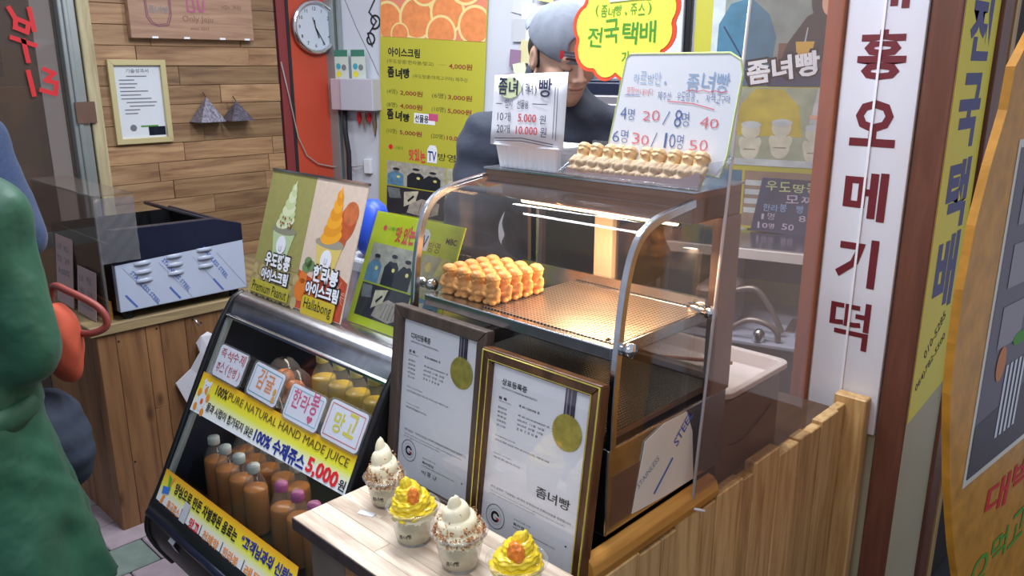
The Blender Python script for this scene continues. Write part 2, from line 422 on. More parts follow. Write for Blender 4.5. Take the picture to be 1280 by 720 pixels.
# metal post and pine post left of the clad wall
struct(MB().box(1.085,1.145,0,2.5,-.06,.03,0,WL).box(1.10,1.118,0,2.5,.03,.04,0,WL).build('trim_1','alu',bevel=.006))
struct(MB().box(1.150,1.197,0,2.5,-.02,.035,0,WL).build('trim_2','pine',bevel=.008))
h=MB().box(1.095,1.165,1.39,1.47,.036,.046,0,WL)
tag(h.build('hinge_plate','dsteel'),'small rusty metal hinge plate across the grey post and pale pine post','hinge')
# window left of the posts: frame, pane with red lettering
wn=struct(MB().box(.35,1.085,.92,.98,-.03,.0,0,WL).box(.35,1.085,2.3,2.36,-.03,0,0,WL).box(.32,.38,.92,2.36,-.03,0,0,WL).build('window_1','alu'))
MB().box(.38,1.085,.98,2.3,-.018,-.012,0,WL).build('window_pane',glass('window_glass','#cfc6c0',haze=.12,hcol='#a89c94'),wn)
rl=MB()
def rs(pts,wd=.016): rl.stroke(pts,wd,WL,.001)
rs([(.93,1.93),(.99,1.90)]);rs([(1.0,1.93),(.995,1.86)]);rs([(1.0,1.93),(1.035,1.87)])
rs([(.93,1.88),(.945,1.845),(.91,1.84)])
rs([(.935,1.80),(.95,1.765),(.945,1.735),(.98,1.72),(.99,1.75),(.955,1.765)]);rs([(1.0,1.80),(1.005,1.73)])
rs([(.93,1.70),(1.0,1.675)]);rs([(.965,1.69),(.97,1.62)])
rs([(.965,1.58),(.972,1.50)]);rs([(1.02,1.59),(1.05,1.575),(1.02,1.55),(1.055,1.54),(1.045,1.50),(1.0,1.515)])
rl.build('lettering','redink',wn)
bk=MB().box(.3,1.1,.6,1.52,-.40,-.36,0,WL); tag(bk.build('reflection_panel',plain('reflection_brown','#a08468',.8,var=.1,scale=3)),'brown panel added in place of a reflection in the left window','panel')  # flat panel added to imitate a brown reflection in the window
bk=MB().box(.3,1.0,1.56,2.1,-.46,-.44,0,WL); tag(bk.build('dark_cloth',plain('dark_blue_cloth','#2b3450',.9,var=.2,scale=6)),'dark blue cloth hanging behind the left window','cloth')
struct(MB().box(-4.3,-4.25,-.6,1.25,0,2.6).build('wall_far_left',plain('brown_haze_wall','#75665e',.8,var=.15,scale=2)))
# red column panels and aluminium trims
struct(MB().box(2.0,2.045,0,2.6,-.05,.0,0,WL).build('trim_3','maroon'))
struct(MB().box(2.045,2.06,0,2.6,-.05,.004,0,WL).build('trim_4','blackm'))
struct(MB().box(2.06,2.30,0,2.6,-.05,.0,0,WL).build('wall_red_column','orange'))
# back wall, turned 16 degrees
P0=V((-2.85,2.44,0)); BX=V((.961,.276,0)).normalized()
BW=Fr(P0,BX,(0,0,1))
struct(MB().box(-.62,2.4,0,2.6,-.08,0,0,BW).build('wall_back','wallw'))
struct(MB().box(-.585,-.53,0,2.6,0,.03,0,BW).box(-.52,-.50,0,2.6,0,.02,0,BW).build('trim_5','alu',bevel=.004))
struct(MB().box(1.095,1.15,0,2.4,0,.05,0,BW).box(1.15,1.175,0,2.4,0,.03,1,BW).build('trim_6',['wallw','black'],bevel=.004))
# shop front on the right: jamb, sign panel, corner post, return face
SW=Fr((0,2.1,0),(1,0,0),(0,0,1))
struct(MB().box(-.91,-.865,0,2.6,-.06,.02,0,SW).build('door_jamb_left','jamb',bevel=.003))
struct(MB().box(-.865,-.672,0,2.6,-.05,-.012,0,SW).build('wall_right','beige'))
struct(MB().box(-.672,-.600,0,2.6,-.285,.0,0,SW).build('trim_7','jambd',bevel=.004))
RW=Fr((-.6,0,0),(0,1,0),(0,0,1))
struct(MB().box(2.103,2.385,0,2.6,0,.001,0,RW).build('wall_return','beige'))
struct(MB().box(2.385,2.47,0,2.6,-.06,.012,0,RW).build('trim_8','jambd',bevel=.003))
struct(MB().box(2.47,2.50,0,2.6,-.1,-.02,0,RW).box(2.50,2.54,0,2.6,-.06,.01,1,RW).box(2.54,3.6,0,2.6,-.06,0,2,RW).build('wall_far_right',['dark','rboard',plain('dark_passage','#2a211d',.8)]))
# ================================================================ SIGNS ON THE SHOP FRONT
# white vertical sign
t=thing('vertical_sign','tall white vertical sign with large maroon letters beside the brown door jamb','sign',(-.768,2.09,.64))
MB().box(-.862,-.674,.645,2.35,-.012,.008,0,SW).build('sign_board',plain('sign_white','#d7dae6',.3,coat=.5),t,bevel=.002)
# letter boxes (x range, z range) from top: (내)흥 오 메 기 떡
cx=-.768; LT=[]
def SGN(c): LT.append(MB()); return LT[-1]
tx(SGN('내'),SW,'내',cx-.05,1.733,.10,.12,0,.009,.03)
tx(SGN('흥'),SW,'흥',cx-.058,1.568,.116,.118,0,.009,.035)
tx(SGN('오'),SW,'오',cx-.056,1.406,.112,.114,0,.009,.035)
tx(SGN('메'),SW,'메',cx-.055,1.219,.108,.123,0,.009,.035)
tx(SGN('기'),SW,'기',cx-.056,1.043,.105,.128,0,.009,.035)
tx(SGN('떡'),SW,'떡',cx-.056,.872,.105,.13,0,.009,.012)
for q in LT: q.build('letter','brownred',t)
MB().box(-.775,-.769,.66,2.35,.0085,.012,0,SW).build('reflection_streak',plain('streak_white','#e9ebf4',.15,coat=1),t)  # painted streak imitating a light's reflection down the sign
# yellow vertical banner on the return face
t=thing('yellow_banner','narrow yellow vertical banner with dark blue block letters on the corner return','banner',(-.598,2.235,.69))
MB().prism([(2.105,.70),(2.375,.745),(2.375,2.35),(2.105,2.35)],RW,.0015,.003).build('banner_sheet',plain('banner_yellow','#e0d21a',.45,var=.03,scale=4),t)
M['bnav']=plain('banner_navy','#3b3a78',.5)
for ch,zc,h in (('전',1.613,.147),('국',1.405,.18),('택',1.198,.18),('배',.982,.205)):
    L=MB(); tx(L,RW,ch,2.155,zc,.17,h,0,.0035,.04); L.build('letter',M['bnav'],t)
L=MB(); tx(L,RW,'064)782-5500',2.135,.775,.22,.028,0,.0035,.01,.5); tx(L,RW,'010-5285',2.17,.86,.16,.026,0,.0035,.01,.6); L.build('phone_lettering','ink',t)
# orange standing board at the right
a49=math.radians(49); Fh=V((-math.cos(azc),math.sin(azc),0)); Rh=V((math.sin(azc),math.cos(azc),0))
Dn=(Fh*math.cos(a49)+Rh*math.sin(a49)).normalized()
SB=Fr((-.29,1.285,0),Dn,(0,0,1))
t=thing('standing_board','orange quilted standing board with a building photo and cut round edge at far right','sign',(-.27,1.6,.02))
out=[(-.012,1.60),(-.016,1.543),(-.045,1.47),(-.067,1.39),(-.075,1.30),(-.072,1.22),(-.062,1.14),(-.042,1.075),(-.01,.985),(.029,.898),(.062,.83),(.101,.762),(.16,.66),(.22,.5),(.22,.08),(.62,.08),(.62,.6),(.70,1.0),(.70,1.5),(.60,1.70),(.3,1.78),(.05,1.66)]
MB().prism(out,SB,-.012,0).build('board_panel',plain('orange_quilt','#c98a2c',.45,var=.18,scale=26,bump=.5),t)
MB().quad(SB,.050,.945,.60,1.50,.0006).build('photo_border','filmw',t)
mb=MB().quad(SB,.062,.957,.585,1.488,.0012,0)
mb.flat([(.062,1.05),(.585,1.10),(.585,.957),(.062,.957)],SB,.0016,1)
for i in range(3):
    for j in range(3): mb.quad(SB,.10+.16*i,1.17+.1*j,.20+.16*i,1.24+.1*j,.002,2)
for i in range(5): mb.quad(SB,.16+.02*i,1.0,.17+.02*i,1.13,.0022,3)
mb.disc(SB,.13,1.14,.02,.03,.0024,4).disc(SB,.20,1.17,.03,.012,.0024,5)
mb.build('building_photo',[plain('ph_grey','#6d6470',.5),plain('ph_dark','#4e4650',.5),plain('ph_win','#9a8f98',.5),'white',plain('ph_or','#d07a3a',.5),'greenink'],t)
mb=MB(); hand(mb,SB,'대박',.18,.835,.26,.075,0,.001,.02); mb.build('red_lettering','redink',t)
mb=MB(); hand(mb,SB,'Q먹고',.17,.70,.28,.07,0,.001,.01); mb.build('green_lettering','greenink',t)
mb=MB().box(.3,.34,0,.7,-.04,-.013,0,SB).box(.28,.6,0,.03,-.2,.12,0,SB); mb.build('stand_foot','black',t)
# ================================================================ THINGS ON THE LEFT WALL
def frame_on(name,label,cat,fr,u0,v0,u1,v1,wd,dep,mat,group=None,loc=None,base=.0):
    t=thing(name,label,cat,loc or tuple(fr.P((u0+u1)/2,v0,base)),group)
    mb=MB()
    mb.prism([(u0,v0),(u1,v0),(u1-wd,v0+wd),(u0+wd,v0+wd)],fr,base,base+dep).prism([(u1,v0),(u1,v1),(u1-wd,v1-wd),(u1-wd,v0+wd)],fr,base,base+dep)
    mb.prism([(u1,v1),(u0,v1),(u0+wd,v1-wd),(u1-wd,v1-wd)],fr,base,base+dep).prism([(u0,v1),(u0,v0),(u0+wd,v0+wd),(u0+wd,v1-wd)],fr,base,base+dep)
    mb.build('frame',mat,t,bevel=.0015,seg=1)
    return t
t=frame_on('wall_certificate','small certificate in a pale gold frame hung on the wood clad wall','certificate',WL,1.240,1.297,1.468,1.626,.022,.018,plain('pale_gold_frame','#c3b78a',.4,.2))
MB().quad(WL,1.262,1.319,1.446,1.604,.004).build('paper','white',t)
L=MB(); tx(L,WL,'기술성과서',1.31,1.575,.09,.016,0,.005,.01)
for k,(a,b) in enumerate([(1.31,.08),(1.28,.06),(1.28,.07),(1.28,.06),(1.28,.11),(1.28,.08),(1.28,.12),(1.30,.12),(1.31,.10),(1.29,.06),(1.29,.05)]):
    L.quad(WL,a,1.56-.0145*k,a+b,1.564-.0145*k,.005)
L.build('lettering','greyink',t)
mb=MB().disc(WL,1.315,1.36,.013,w=.005,mi=0).quad(WL,1.375,1.327,1.443,1.362,.005,1).quad(WL,1.345,1.362,1.415,1.368,.0052,2); mb.build('emblem',['greyink','blueblack','greenink'],t)
MB().quad(WL,1.262,1.319,1.446,1.604,.010).build('cover_glass','glass',t)
# wooden signboard
t=thing('wooden_signboard','unpainted wooden signboard with a drawn cup, high on the wood clad wall','signboard',tuple(WL.P(1.60,1.708,0)))
MB().box(1.338,1.862,1.708,2.1,.0,.035,0,WL).build('board',wood('signboard_wood',['#8d6c58','#a07e68','#ab8a72'],1,1,.6,.03,14,False),t,bevel=.002)
L=MB(); pts=[(1.40,1.90),(1.405,1.79),(1.42,1.765),(1.45,1.755),(1.49,1.76),(1.505,1.80),(1.505,1.90)]; L.stroke(pts,.004,WL,.036); L.stroke([(p[0]+.006*(1 if p[0]<1.45 else -1),p[1]+.006) for p in pts],.003,WL,.036); L.build('cup_outline',plain('plum_ink','#7c4a5c',.7),t)
L=MB(); L.stroke([(1.415,1.865),(1.44,1.86),(1.48,1.862),(1.50,1.868)],.005,WL,.036); L.build('cup_lid_line','greenink',t)
L=MB(); hand(L,WL,'좀녀빵',1.415,1.805,.085,.026,0,.036); L.build('lettering','greyink',t)
L=MB(); L.stroke([(1.575,1.86),(1.575,1.82),(1.59,1.815),(1.605,1.82),(1.60,1.86)],.008,WL,.036); L.stroke([(1.62,1.86),(1.625,1.82),(1.64,1.82),(1.645,1.86)],.008,WL,.036); L.build('pink_mark',plain('pink_mark','#a8577a',.7),t)
L=MB(); tx(L,WL,'Only Jeju',1.55,1.77,.13,.03,0,.036,-.004); tx(L,WL,'since 2012',1.58,1.745,.08,.012,0,.036,-.004); tx(L,WL,'수제',1.72,1.83,.09,.02,0,.036,-.004); L.build('carved_lettering',plain('carved_brown','#80644e',.8),t)
for u in (1.43,1.56,1.715,1.828): MB().box(u-.012,u+.012,1.7085,1.716,.035,.038,0,WL).build('white_clip','white',t)
# two small wrapped cones on the wall
for k,(u,lab,c1) in enumerate([(1.62,'left small pyramid wrapped in shiny clear film on the wood clad wall','#6a6674'),(1.755,'right small dark pyramid hung on the wood clad wall','#4a4452')]):
    t=thing('wrapped_pyramid',lab,'ornament',tuple(WL.P(u,1.37,0)))
    mb=MB(); wdt=.07 if k==0 else .066
    zt=1.475 if k==0 else 1.455
    a=[WL.P(u-wdt,1.372,0),WL.P(u+wdt,1.372,0),WL.P(u+wdt*.8,1.372,.08),WL.P(u-wdt*.8,1.372,.08)]; ap=WL.P(u,zt,.03)
    mb.add(a+[ap],[(0,1,2,3),(0,4,1),(1,4,2),(2,4,3),(3,4,0)]); o=mb.build('body',plain('wrap_%d'%k,c1,.3,.2,var=.5,scale=90,bump=1,coat=.5),t)
    MB().tube([WL.P(u,zt-.004,.03),WL.P(u-.004,zt+.02,.01)],.002,6).build('tie','blackm',t)
# clock
Cc=V((-3.385,2.185,1.775)); CF=Fr(Cc,(0,1,0),(0,0,1))
t=thing('wall_clock','round white wall clock with a silver rim on the red column','clock',tuple(Cc-V((0,0,.118))))
MB().lathe([(.098,-.012),(.118,-.012),(.122,0),(.120,.012),(.112,.022),(.104,.018),(.102,.008)],Cc,48,0,ax=(1,0,0),caps=False).build('rim','chrome',t,smooth=True)
mb=MB().disc(CF,0,0,.106,w=.006,n=48); mb.build('dial',plain('dial_white','#d2dae8',.4),t)
L=MB()
for k in range(1,13):
    a=PI/2-k*PI/6; r=.082; tx(L,CF,str(k),r*math.cos(a)-(.011 if k>9 else .006),r*math.sin(a)-.008,None,.016,0,.0066,.01)
for k in range(60):
    a=k*PI/30; L.stroke([(.099*math.cos(a),.099*math.sin(a)),(.102*math.cos(a),.102*math.sin(a))],.001,CF,.0066)
L.build('numerals','ink',t)
L=MB().stroke([(-.004,.03),(.0,0),(.016,-.045)],.006,CF,.008); L.build('hour_hand','ink',t)
L=MB().stroke([(-.012,.042),(0,0),(.045,-.075)],.004,CF,.009); L.build('minute_hand','ink',t)
MB().disc(CF,0,0,.108,w=.014,n=48).build('clock_glass','glass',t)
# thin cable looping across the column
cb=[(2.0,1.62,.01),(2.03,1.46,.01),(2.06,1.28,.012),(2.10,1.19,.012),(2.16,1.145,.012),(2.24,1.125,.012),(2.32,1.12,.02)]
mb=MB().tube([WL.P(*p) for p in cb]+[BW.P(-.45,1.13,.03),BW.P(-.40,1.14,.02)],.003,8); tag(mb.build('cable',plain('grey_cable','#9a938e',.5),smooth=True),'thin grey cable sagging across the red column to the white wall','cable')
# brochure holder, box, key things (on back wall)
t=thing('wall_box','pale pink and grey plastic box on the white wall by the red column','box',tuple(BW.P(-.41,1.40,.0)))
MB().box(-.475,-.285,1.40,1.545,0,.075,0,BW).build('box_body',plain('box_grey','#b4b3c0',.5),t,bevel=.004)
MB().box(-.54,-.48,1.40,1.545,0,.065,0,BW).build('side_door',plain('box_pink','#b8a3ae',.5),t,bevel=.004)
for k,(u,lab) in enumerate([(-.50,'left green and white brochure behind the grey wall box'),(-.40,'right green and white brochure behind the grey wall box')]):
    t=thing('brochure',lab,'brochure',tuple(BW.P(u,1.54,.03)))
    MB().box(u-.035,u+.045,1.545,1.675,.025,.03,0,BW).build('leaf',plain('leaf_pale','#c4cfc6',.5),t)
    MB().quad(BW,u-.035,1.645,u+.045,1.675,.0306).build('header','greenink' if 0 else plain('brochure_green','#3a7a66',.5),t)
    mb=MB().disc(BW,u-.012,1.60,.014,w=.0306).disc(BW,u+.02,1.595,.014,w=.0306,mi=1).disc(BW,u-.012,1.565,.014,w=.0308,mi=2); mb.build('pictures',['tealink','greyink','yellowink'],t)
t=thing('key_hook','bunch of red tagged keys and a small tool hanging under the wall box','keys',tuple(BW.P(-.36,1.2,.02)))
for du,c,hh in ((-.05,'redink',.06),(-.02,'steel',.08),(.01,'redink',.05),(.04,'steel',.11)):
    MB().prism([(-.36+du-.006,1.39),(-.36+du+.008,1.39),(-.36+du+.012,1.39-hh*.5),(-.36+du+.002,1.39-hh),(-.36+du-.01,1.39-hh*.5)],BW,.02,.028).build('key',c,t)
mb=MB().tube([BW.P(-.49,1.40,.03),BW.P(-.485,1.30,.04),BW.P(-.47,1.2,.04),BW.P(-.475,1.0,.04),BW.P(-.47,.7,.04)],.012,8); tag(mb.build('black_hose','blackm',smooth=True),'black hose hanging down the white wall behind the cream poster','hose')
mb=MB().box(-.40,-.36,1.10,1.17,.0,.02,0,BW); mb.disc(BW,-.38,1.15,.008,w=.021); tag(mb.build('wall_socket',plain('socket_white','#d5d9e0',.4),bevel=.003),'small white socket plate on the white wall','socket')
L=MB()
def curl(c,r,t0,t1,sc=1): return [(c[0]+r*math.cos(t)*sc*(1-.5*(t-t0)/(t1-t0)),c[1]+r*math.sin(t)*(1-.5*(t-t0)/(t1-t0))) for t in [t0+(t1-t0)*i/14 for i in range(15)]]
L.stroke(curl((-.31,1.80),.035,-2,4),.008,BW,.002); L.stroke(curl((-.34,1.72),.03,2,-4),.008,BW,.002); L.stroke([(-.30,1.90),(-.34,1.84),(-.30,1.80),(-.35,1.74),(-.33,1.69)],.007,BW,.002)
L.stroke([(-.50,1.95),(-.42,1.78),(-.33,1.62),(-.30,1.56)],.002,BW,.002)
tag(L.build('wall_decal','ink'),'black scroll shaped decal high on the white wall','decal')
# hand bag hook etc: blue object behind the poster
t=thing('water_dispenser','white water dispenser with a blue bottle on top, behind the cream poster','water dispenser',(-2.114,1.57,0))
MB().box(-2.22,-2.01,1.47,1.67,0,1.0).build('body','wallw',t,bevel=.01)
MB().lathe([(.03,1.0),(.06,1.03),(.06,1.11),(.05,1.14),(.042,1.165),(.02,1.185),(0,1.188)],(-2.114,1.54,0),24).build('blue_bottle',plain('blue_plastic','#2a50c8',.4),t,smooth=True)
# ================================================================ MENU BANNER
ey=V((0,0,1))+BX*.06; MF=Fr(BW.P(-.345,.55,.012),BX-V((0,0,1))*.06,ey)   # slightly tilted, hangs from the ceiling edge
t=thing('menu_banner','tall yellow menu banner headed by orange slices on the back wall','banner',tuple(BW.P(-.05,.55,.01)))
bw=.56
MB().box(0,bw,0,1.5,-.001,.001,0,MF).build('banner_sheet','limed',t)
mb=MB().quad(MF,.004,1.185,bw-.004,1.5,.0016,0)
for k,(u,v,r) in enumerate([(.04,1.255,.085),(.20,1.27,.095),(.11,1.19,.05),(.36,1.30,.09),(.33,1.195,.08),(.50,1.25,.085),(.24,1.40,.08),(.45,1.42,.09),(.06,1.42,.07)]):
    v=max(v,1.185+r*.3)
    def clipd(R,w,mi):
        pts=[(u+R*math.cos(a),v+R*math.sin(a)) for a in [2*PI*i/28 for i in range(28)]]
        pts=[(min(max(a,.004),bw-.004),min(max(b,1.186),1.499)) for a,b in pts]; mb.flat(pts,MF,w,mi)
    clipd(r,.0018+k*.0002,1); clipd(r*.86,.0019+k*.0002,2); 
    for q in range(0):
        pass
mb.build('fruit_picture',[plain('peach','#d98468',.5),plain('rind','#e6cf8c',.5),plain('orange_flesh','#e08a52',.5,var=.12,scale=40)],t)
L=MB(); D_=MB(); B2=MB()
tx(L,MF,'아이스크림',.045,1.10,.175,.04,0,.0016,.03)
tx(D_,MF,'(우도땅콩/한라봉/망고)  ·······',.04,1.068,.32,.02,0,.0016); tx(B2,MF,'4,000원',.375,1.062,.12,.028,0,.0016,.02)
hand(L,MF,'좀녀빵',.045,1.005,.13,.045,0,.0016,.04,.15); tx(D_,MF,'(우도땅콩/마제고구마) 제주산',.185,1.01,.29,.02,0,.0016)
for v,a,b,c,d in ((.965,'(4명)','2,000원','(6명)','3,000원'),(.905,'(8명)','4,000원','(10명)','5,000원'),(.785,'(10명)','5,000원','(20명)','10,000원')):
    tx(D_,MF,a,.04,v-.035,.06,.026,0,.0016); tx(B2,MF,b,.115,v-.035,.125,.026,0,.0016,.02)
    tx(D_,MF,c,.29,v-.035,.075,.026,0,.0016); tx(B2,MF,d,.375,v-.035,.125,.026,0,.0016,.02)
hand(L,MF,'좀녀빵',.045,.815,.13,.045,0,.0016,.04,.15)
tx(L,MF,'방',.33,.655,.045,.035,0,.0016,0); tx(L,MF,'영',.38,.655,.045,.035,0,.0016,0)
tx(L,MF,'생과일 쥬스',.04,.305,.20,.045,0,.0016,.03); tx(D_,MF,'(주문)',.25,.305,.07,.03,0,.0016)
tx(L,MF,'감',.045,.24,.03,.03,0,.0016); tx(L,MF,'귤',.135,.24,.03,.03,0,.0016); tx(L,MF,'한라봉/천혜향/',.045,.175,.21,.032,0,.0016); tx(L,MF,'생쥬쥬스',.045,.11,.13,.032,0,.0016)
L.build('black_lettering','ink',t); D_.build('small_lettering',plain('olive_ink','#55562a',.6),t); B2.build('price_lettering',plain('price_red','#8a3a26',.6),t)
mb=MB().quad(MF,.195,.812,.31,.858,.0016,0).quad(MF,.275,.83,.325,.862,.0019,1); mb.build('gift_label',['white',plain('lbl_pink','#c05078',.5)],t)
L=MB(); tx(L,MF,'선물용',.20,.817,.075,.035,0,.0024,.02); L.build('gift_lettering','ink',t)
L=MB(); hand(L,MF,'맛있는',.17,.635,.10,.06,0,.0018,.04,.2); L.build('tv_title_lettering',plain('tv_red','#cf4440',.5),t)
mb=MB().prism([(.272,.64),(.325,.64),(.325,.70),(.315,.72),(.285,.72),(.272,.70)],MF,.0012,.0018); mb.build('tv_badge','white',t)
L=MB(); tx(L,MF,'TV',.276,.648,.046,.045,0,.0022,.02); L.build('tv_lettering','navyink',t)
L=MB(); L.disc(MF,.065,.69,.012,w=.0016,mi=0); tx(L,MF,'나혜석',.085,.68,.05,.018,1,.0016); L.build('channel_mark',['redink','greenink'],t)
def photos(t,F,x0,y0,x1,y1,lift=.0018,gap=.006,split=(.66,.52)):
    mx=x0+(x1-x0)*split[0]; my=y0+(y1-y0)*split[1]
    cols=['#a8a498','#5b87a6','#22262e','#c8c0a8','#6f7478','#2f2f36','#a79c92','#b6b19a','#e2d27c','#c9c7b8']
    ms=[plain('photo_%d'%i,c,.45,var=.25,scale=45) for i,c in enumerate(cols)]
    mb=MB()
    W_=x1-x0; H_=y1-y0
    # upper left picture: three people standing in a market lane
    mb.quad(F,x0,my+gap,mx-gap/2,y1,lift,0)
    pw=mx-x0; ph=y1-my
    for k,(u,c,h) in enumerate([(.16,1,.72),(.5,2,.8),(.78,2,.74)]):
        cx_=x0+pw*u; b=my+gap; hh=ph*h
        mb.flat([(cx_-pw*.15,b),(cx_+pw*.13,b),(cx_+pw*.13,b+hh*.6),(cx_+pw*.07,b+hh*.75),(cx_-pw*.07,b+hh*.75),(cx_-pw*.15,b+hh*.55)],F,lift+.0003+k*.0001,c)
        mb.disc(F,cx_,b+hh*.84,pw*.055,ph*.09,lift+.0006,6 if k else 4)
        mb.disc(F,cx_,b+hh*.91,pw*.06,ph*.05,lift+.0007,2)
        mb.disc(F,cx_+pw*.04,b+hh*.5,pw*.03,ph*.05,lift+.0008,8)
    # lower left: hands tearing bread
    mb.quad(F,x0,y0,mx-gap/2,my,lift,5)
    lh=my-y0
    mb.flat([(x0+pw*.35,y0+lh*.1),(x0+pw*.7,y0+lh*.02),(x0+pw*.88,y0+lh*.2),(x0+pw*.9,y0+lh*.6),(x0+pw*.6,y0+lh*.68),(x0+pw*.4,y0+lh*.45)],F,lift+.0003,6)
    for q in range(4): mb.stroke([(x0+pw*(.55+.07*q),y0+lh*.12),(x0+pw*(.6+.06*q),y0+lh*.55)],pw*.008,F,lift+.0005,5)
    mb.flat([(x0+pw*.3,y0+lh*.3),(x0+pw*.5,y0+lh*.55),(x0+pw*.55,y0+lh*.95),(x0+pw*.3,y0+lh*.85)],F,lift+.0004,3)
    mb.flat([(x0+pw*.05,y0+lh*.55),(x0+pw*.25,y0+lh*.6),(x0+pw*.22,y0+lh*.95),(x0,y0+lh*.95)],F,lift+.0003,4)
    mb.stroke([(x0+pw*.38,y0+lh*.55),(x0+pw*.46,y0+lh*.72)],pw*.03,F,lift+.0008,2)
    # right column: bread display and a street
    mb.quad(F,mx+gap/2,my+gap,x1,y1,lift,7); rw=x1-mx
    mb.flat([(mx+rw*.55,my+ph*.5),(x1,my+ph*.7),(x1,y1),(mx+rw*.7,y1)],F,lift+.0003,8); mb.disc(F,mx+rw*.3,my+ph*.72,rw*.1,ph*.12,lift+.0003,8)
    for q in range(6): mb.disc(F,mx+rw*(.15+.14*q),my+ph*.3,rw*.07,ph*.12,lift+.0005,3); mb.disc(F,mx+rw*(.15+.14*q),my+ph*.5,rw*.05,ph*.07,lift+.0004,3)
    mb.quad(F,mx+gap/2,y0,x1,my,lift,1)
    mb.flat([(mx+rw*.1,y0),(mx+rw*.4,y0),(mx+rw*.5,y0+lh*.9),(mx+rw*.2,y0+lh*.8)],F,lift+.0003,9); mb.flat([(mx+rw*.5,y0),(mx+rw*.95,y0),(mx+rw*.8,y0+lh*.8),(mx+rw*.55,y0+lh*.7)],F,lift+.0004,2)
    mb.build('printed_photos',ms,t)
photos(t,MF,.045,.375,.55,.625)
for u in (.02,.54): MB().disc(MF,u,1.47,.008,w=.0035).build('eyelet','chrome',t)
# ================================================================ RIGHT BACKDROP
QF=Fr(BW.P(1.186,.60,.012),BX,(0,0,1))   # u from 0, v from z=.60
t=thing('backdrop_print','large lime edged backdrop print of people eating and figure breads, behind the counter','banner',tuple(BW.P(1.6,.6,.01)))
MB().box(0,.9,0,1.5,-.001,.001,0,QF).build('backdrop_sheet','limed',t)
cols=['#5f7f92','#7f8a86','#3a3230','#6b4a3a','#b9c3c6','#b7a83a','#9aa58c','#c8c8b4','#8c7a68','#41708a','#caa03a','#d9a58c','#2c3a56','#a44a3c']
ms=[plain('bd_%d'%i,c,.5,var=.18,scale=18) for i,c in enumerate(cols)]
mb=MB()
mb.quad(QF,.065,.93,.88,1.5,.0016,1)
mb.quad(QF,.065,1.0,.11,1.5,.0018,4)
# man in blue jacket
mb.flat([(.085,.93),(.28,.93),(.30,1.10),(.27,1.18),(.20,1.24),(.13,1.22),(.09,1.15)],QF,.0022,9)
mb.disc(QF,.18,1.31,.045,.07,.0024,11); mb.disc(QF,.18,1.365,.052,.045,.0026,2); mb.stroke([(.11,1.14),(.17,1.05),(.22,.96)],.006,QF,.0028,12); mb.disc(QF,.265,.97,.028,.03,.003,11)
# woman in dark top with a drink at a table
mb.quad(QF,.31,.94,.88,1.08,.002,3)
mb.flat([(.30,.95),(.42,.95),(.50,1.08),(.56,1.17),(.50,1.22),(.40,1.17),(.34,1.08)],QF,.0026,2)
mb.disc(QF,.46,1.22,.05,.07,.0028,2); mb.disc(QF,.475,1.215,.03,.045,.003,11); mb.disc(QF,.52,1.13,.02,.028,.0034,11)
mb.flat([(.375,1.035),(.425,1.035),(.432,1.085),(.368,1.085)],QF,.0034,10); mb.stroke([(.40,1.085),(.405,1.13)],.004,QF,.0036,4)
mb.flat([(.28,.93),(.88,.93),(.88,.985),(.28,.975)],QF,.0030,12)
for a,b,c in ((.62,1.20,13),(.70,1.15,4),(.60,1.32,12),(.30,1.30,8),(.24,1.40,13)): mb.disc(QF,a,b,.04,.03,.0022,c)
# middle band: yellow bread bag and three pale figures
mb.quad(QF,.065,.64,.88,.925,.0016,6)
mb.flat([(.17,.75),(.42,.75),(.40,.86),(.34,.92),(.24,.92),(.19,.86)],QF,.002,5)
mb.flat([(.44,.80),(.88,.79),(.88,.925),(.46,.925)],QF,.0019,4); mb.quad(QF,.44,.815,.88,.83,.0023,11)
for u,v in ((.235,.735),(.345,.745),(.465,.73)):
    mb.disc(QF,u,v-.03,.036,.045,.0026,7); mb.disc(QF,u,v+.035,.035,.032,.0028,7); mb.disc(QF,u,v+.055,.037,.014,.003,4); mb.disc(QF,u-.03,v-.01,.012,.02,.0031,7); mb.disc(QF,u+.03,v-.01,.012,.02,.0031,7)
    mb.stroke([(u-.02,v-.035),(u+.02,v-.035)],.004,QF,.0033,8)
mb.quad(QF,.065,.64,.88,.665,.0028,4)
# lower band
mb.quad(QF,.065,.41,.215,.62,.0016,9); mb.disc(QF,.12,.53,.03,.05,.002,2); mb.disc(QF,.17,.52,.03,.04,.002,4); mb.quad(QF,.225,.41,.88,.62,.0016,8)
for k in range(4): mb.quad(QF,.23,.46+.035*k,.30,.48+.035*k,.002,4)
mb.quad(QF,.065,.2,.24,.40,.0016,4); mb.disc(QF,.10,.33,.03,.03,.002,10); mb.quad(QF,.25,.2,.88,.40,.0016,2)
mb.build('printed_photos',ms,t)
mb=MB(); tx(mb,QF,'좀녀빵',.205,.925,.27,.10,0,.0044,.11,.16); mb.build('title_outline','ink',t)
mb=MB(); tx(mb,QF,'좀녀빵',.213,.932,.254,.086,0,.0056,.035,.16); mb.build('title_lettering','white',t)
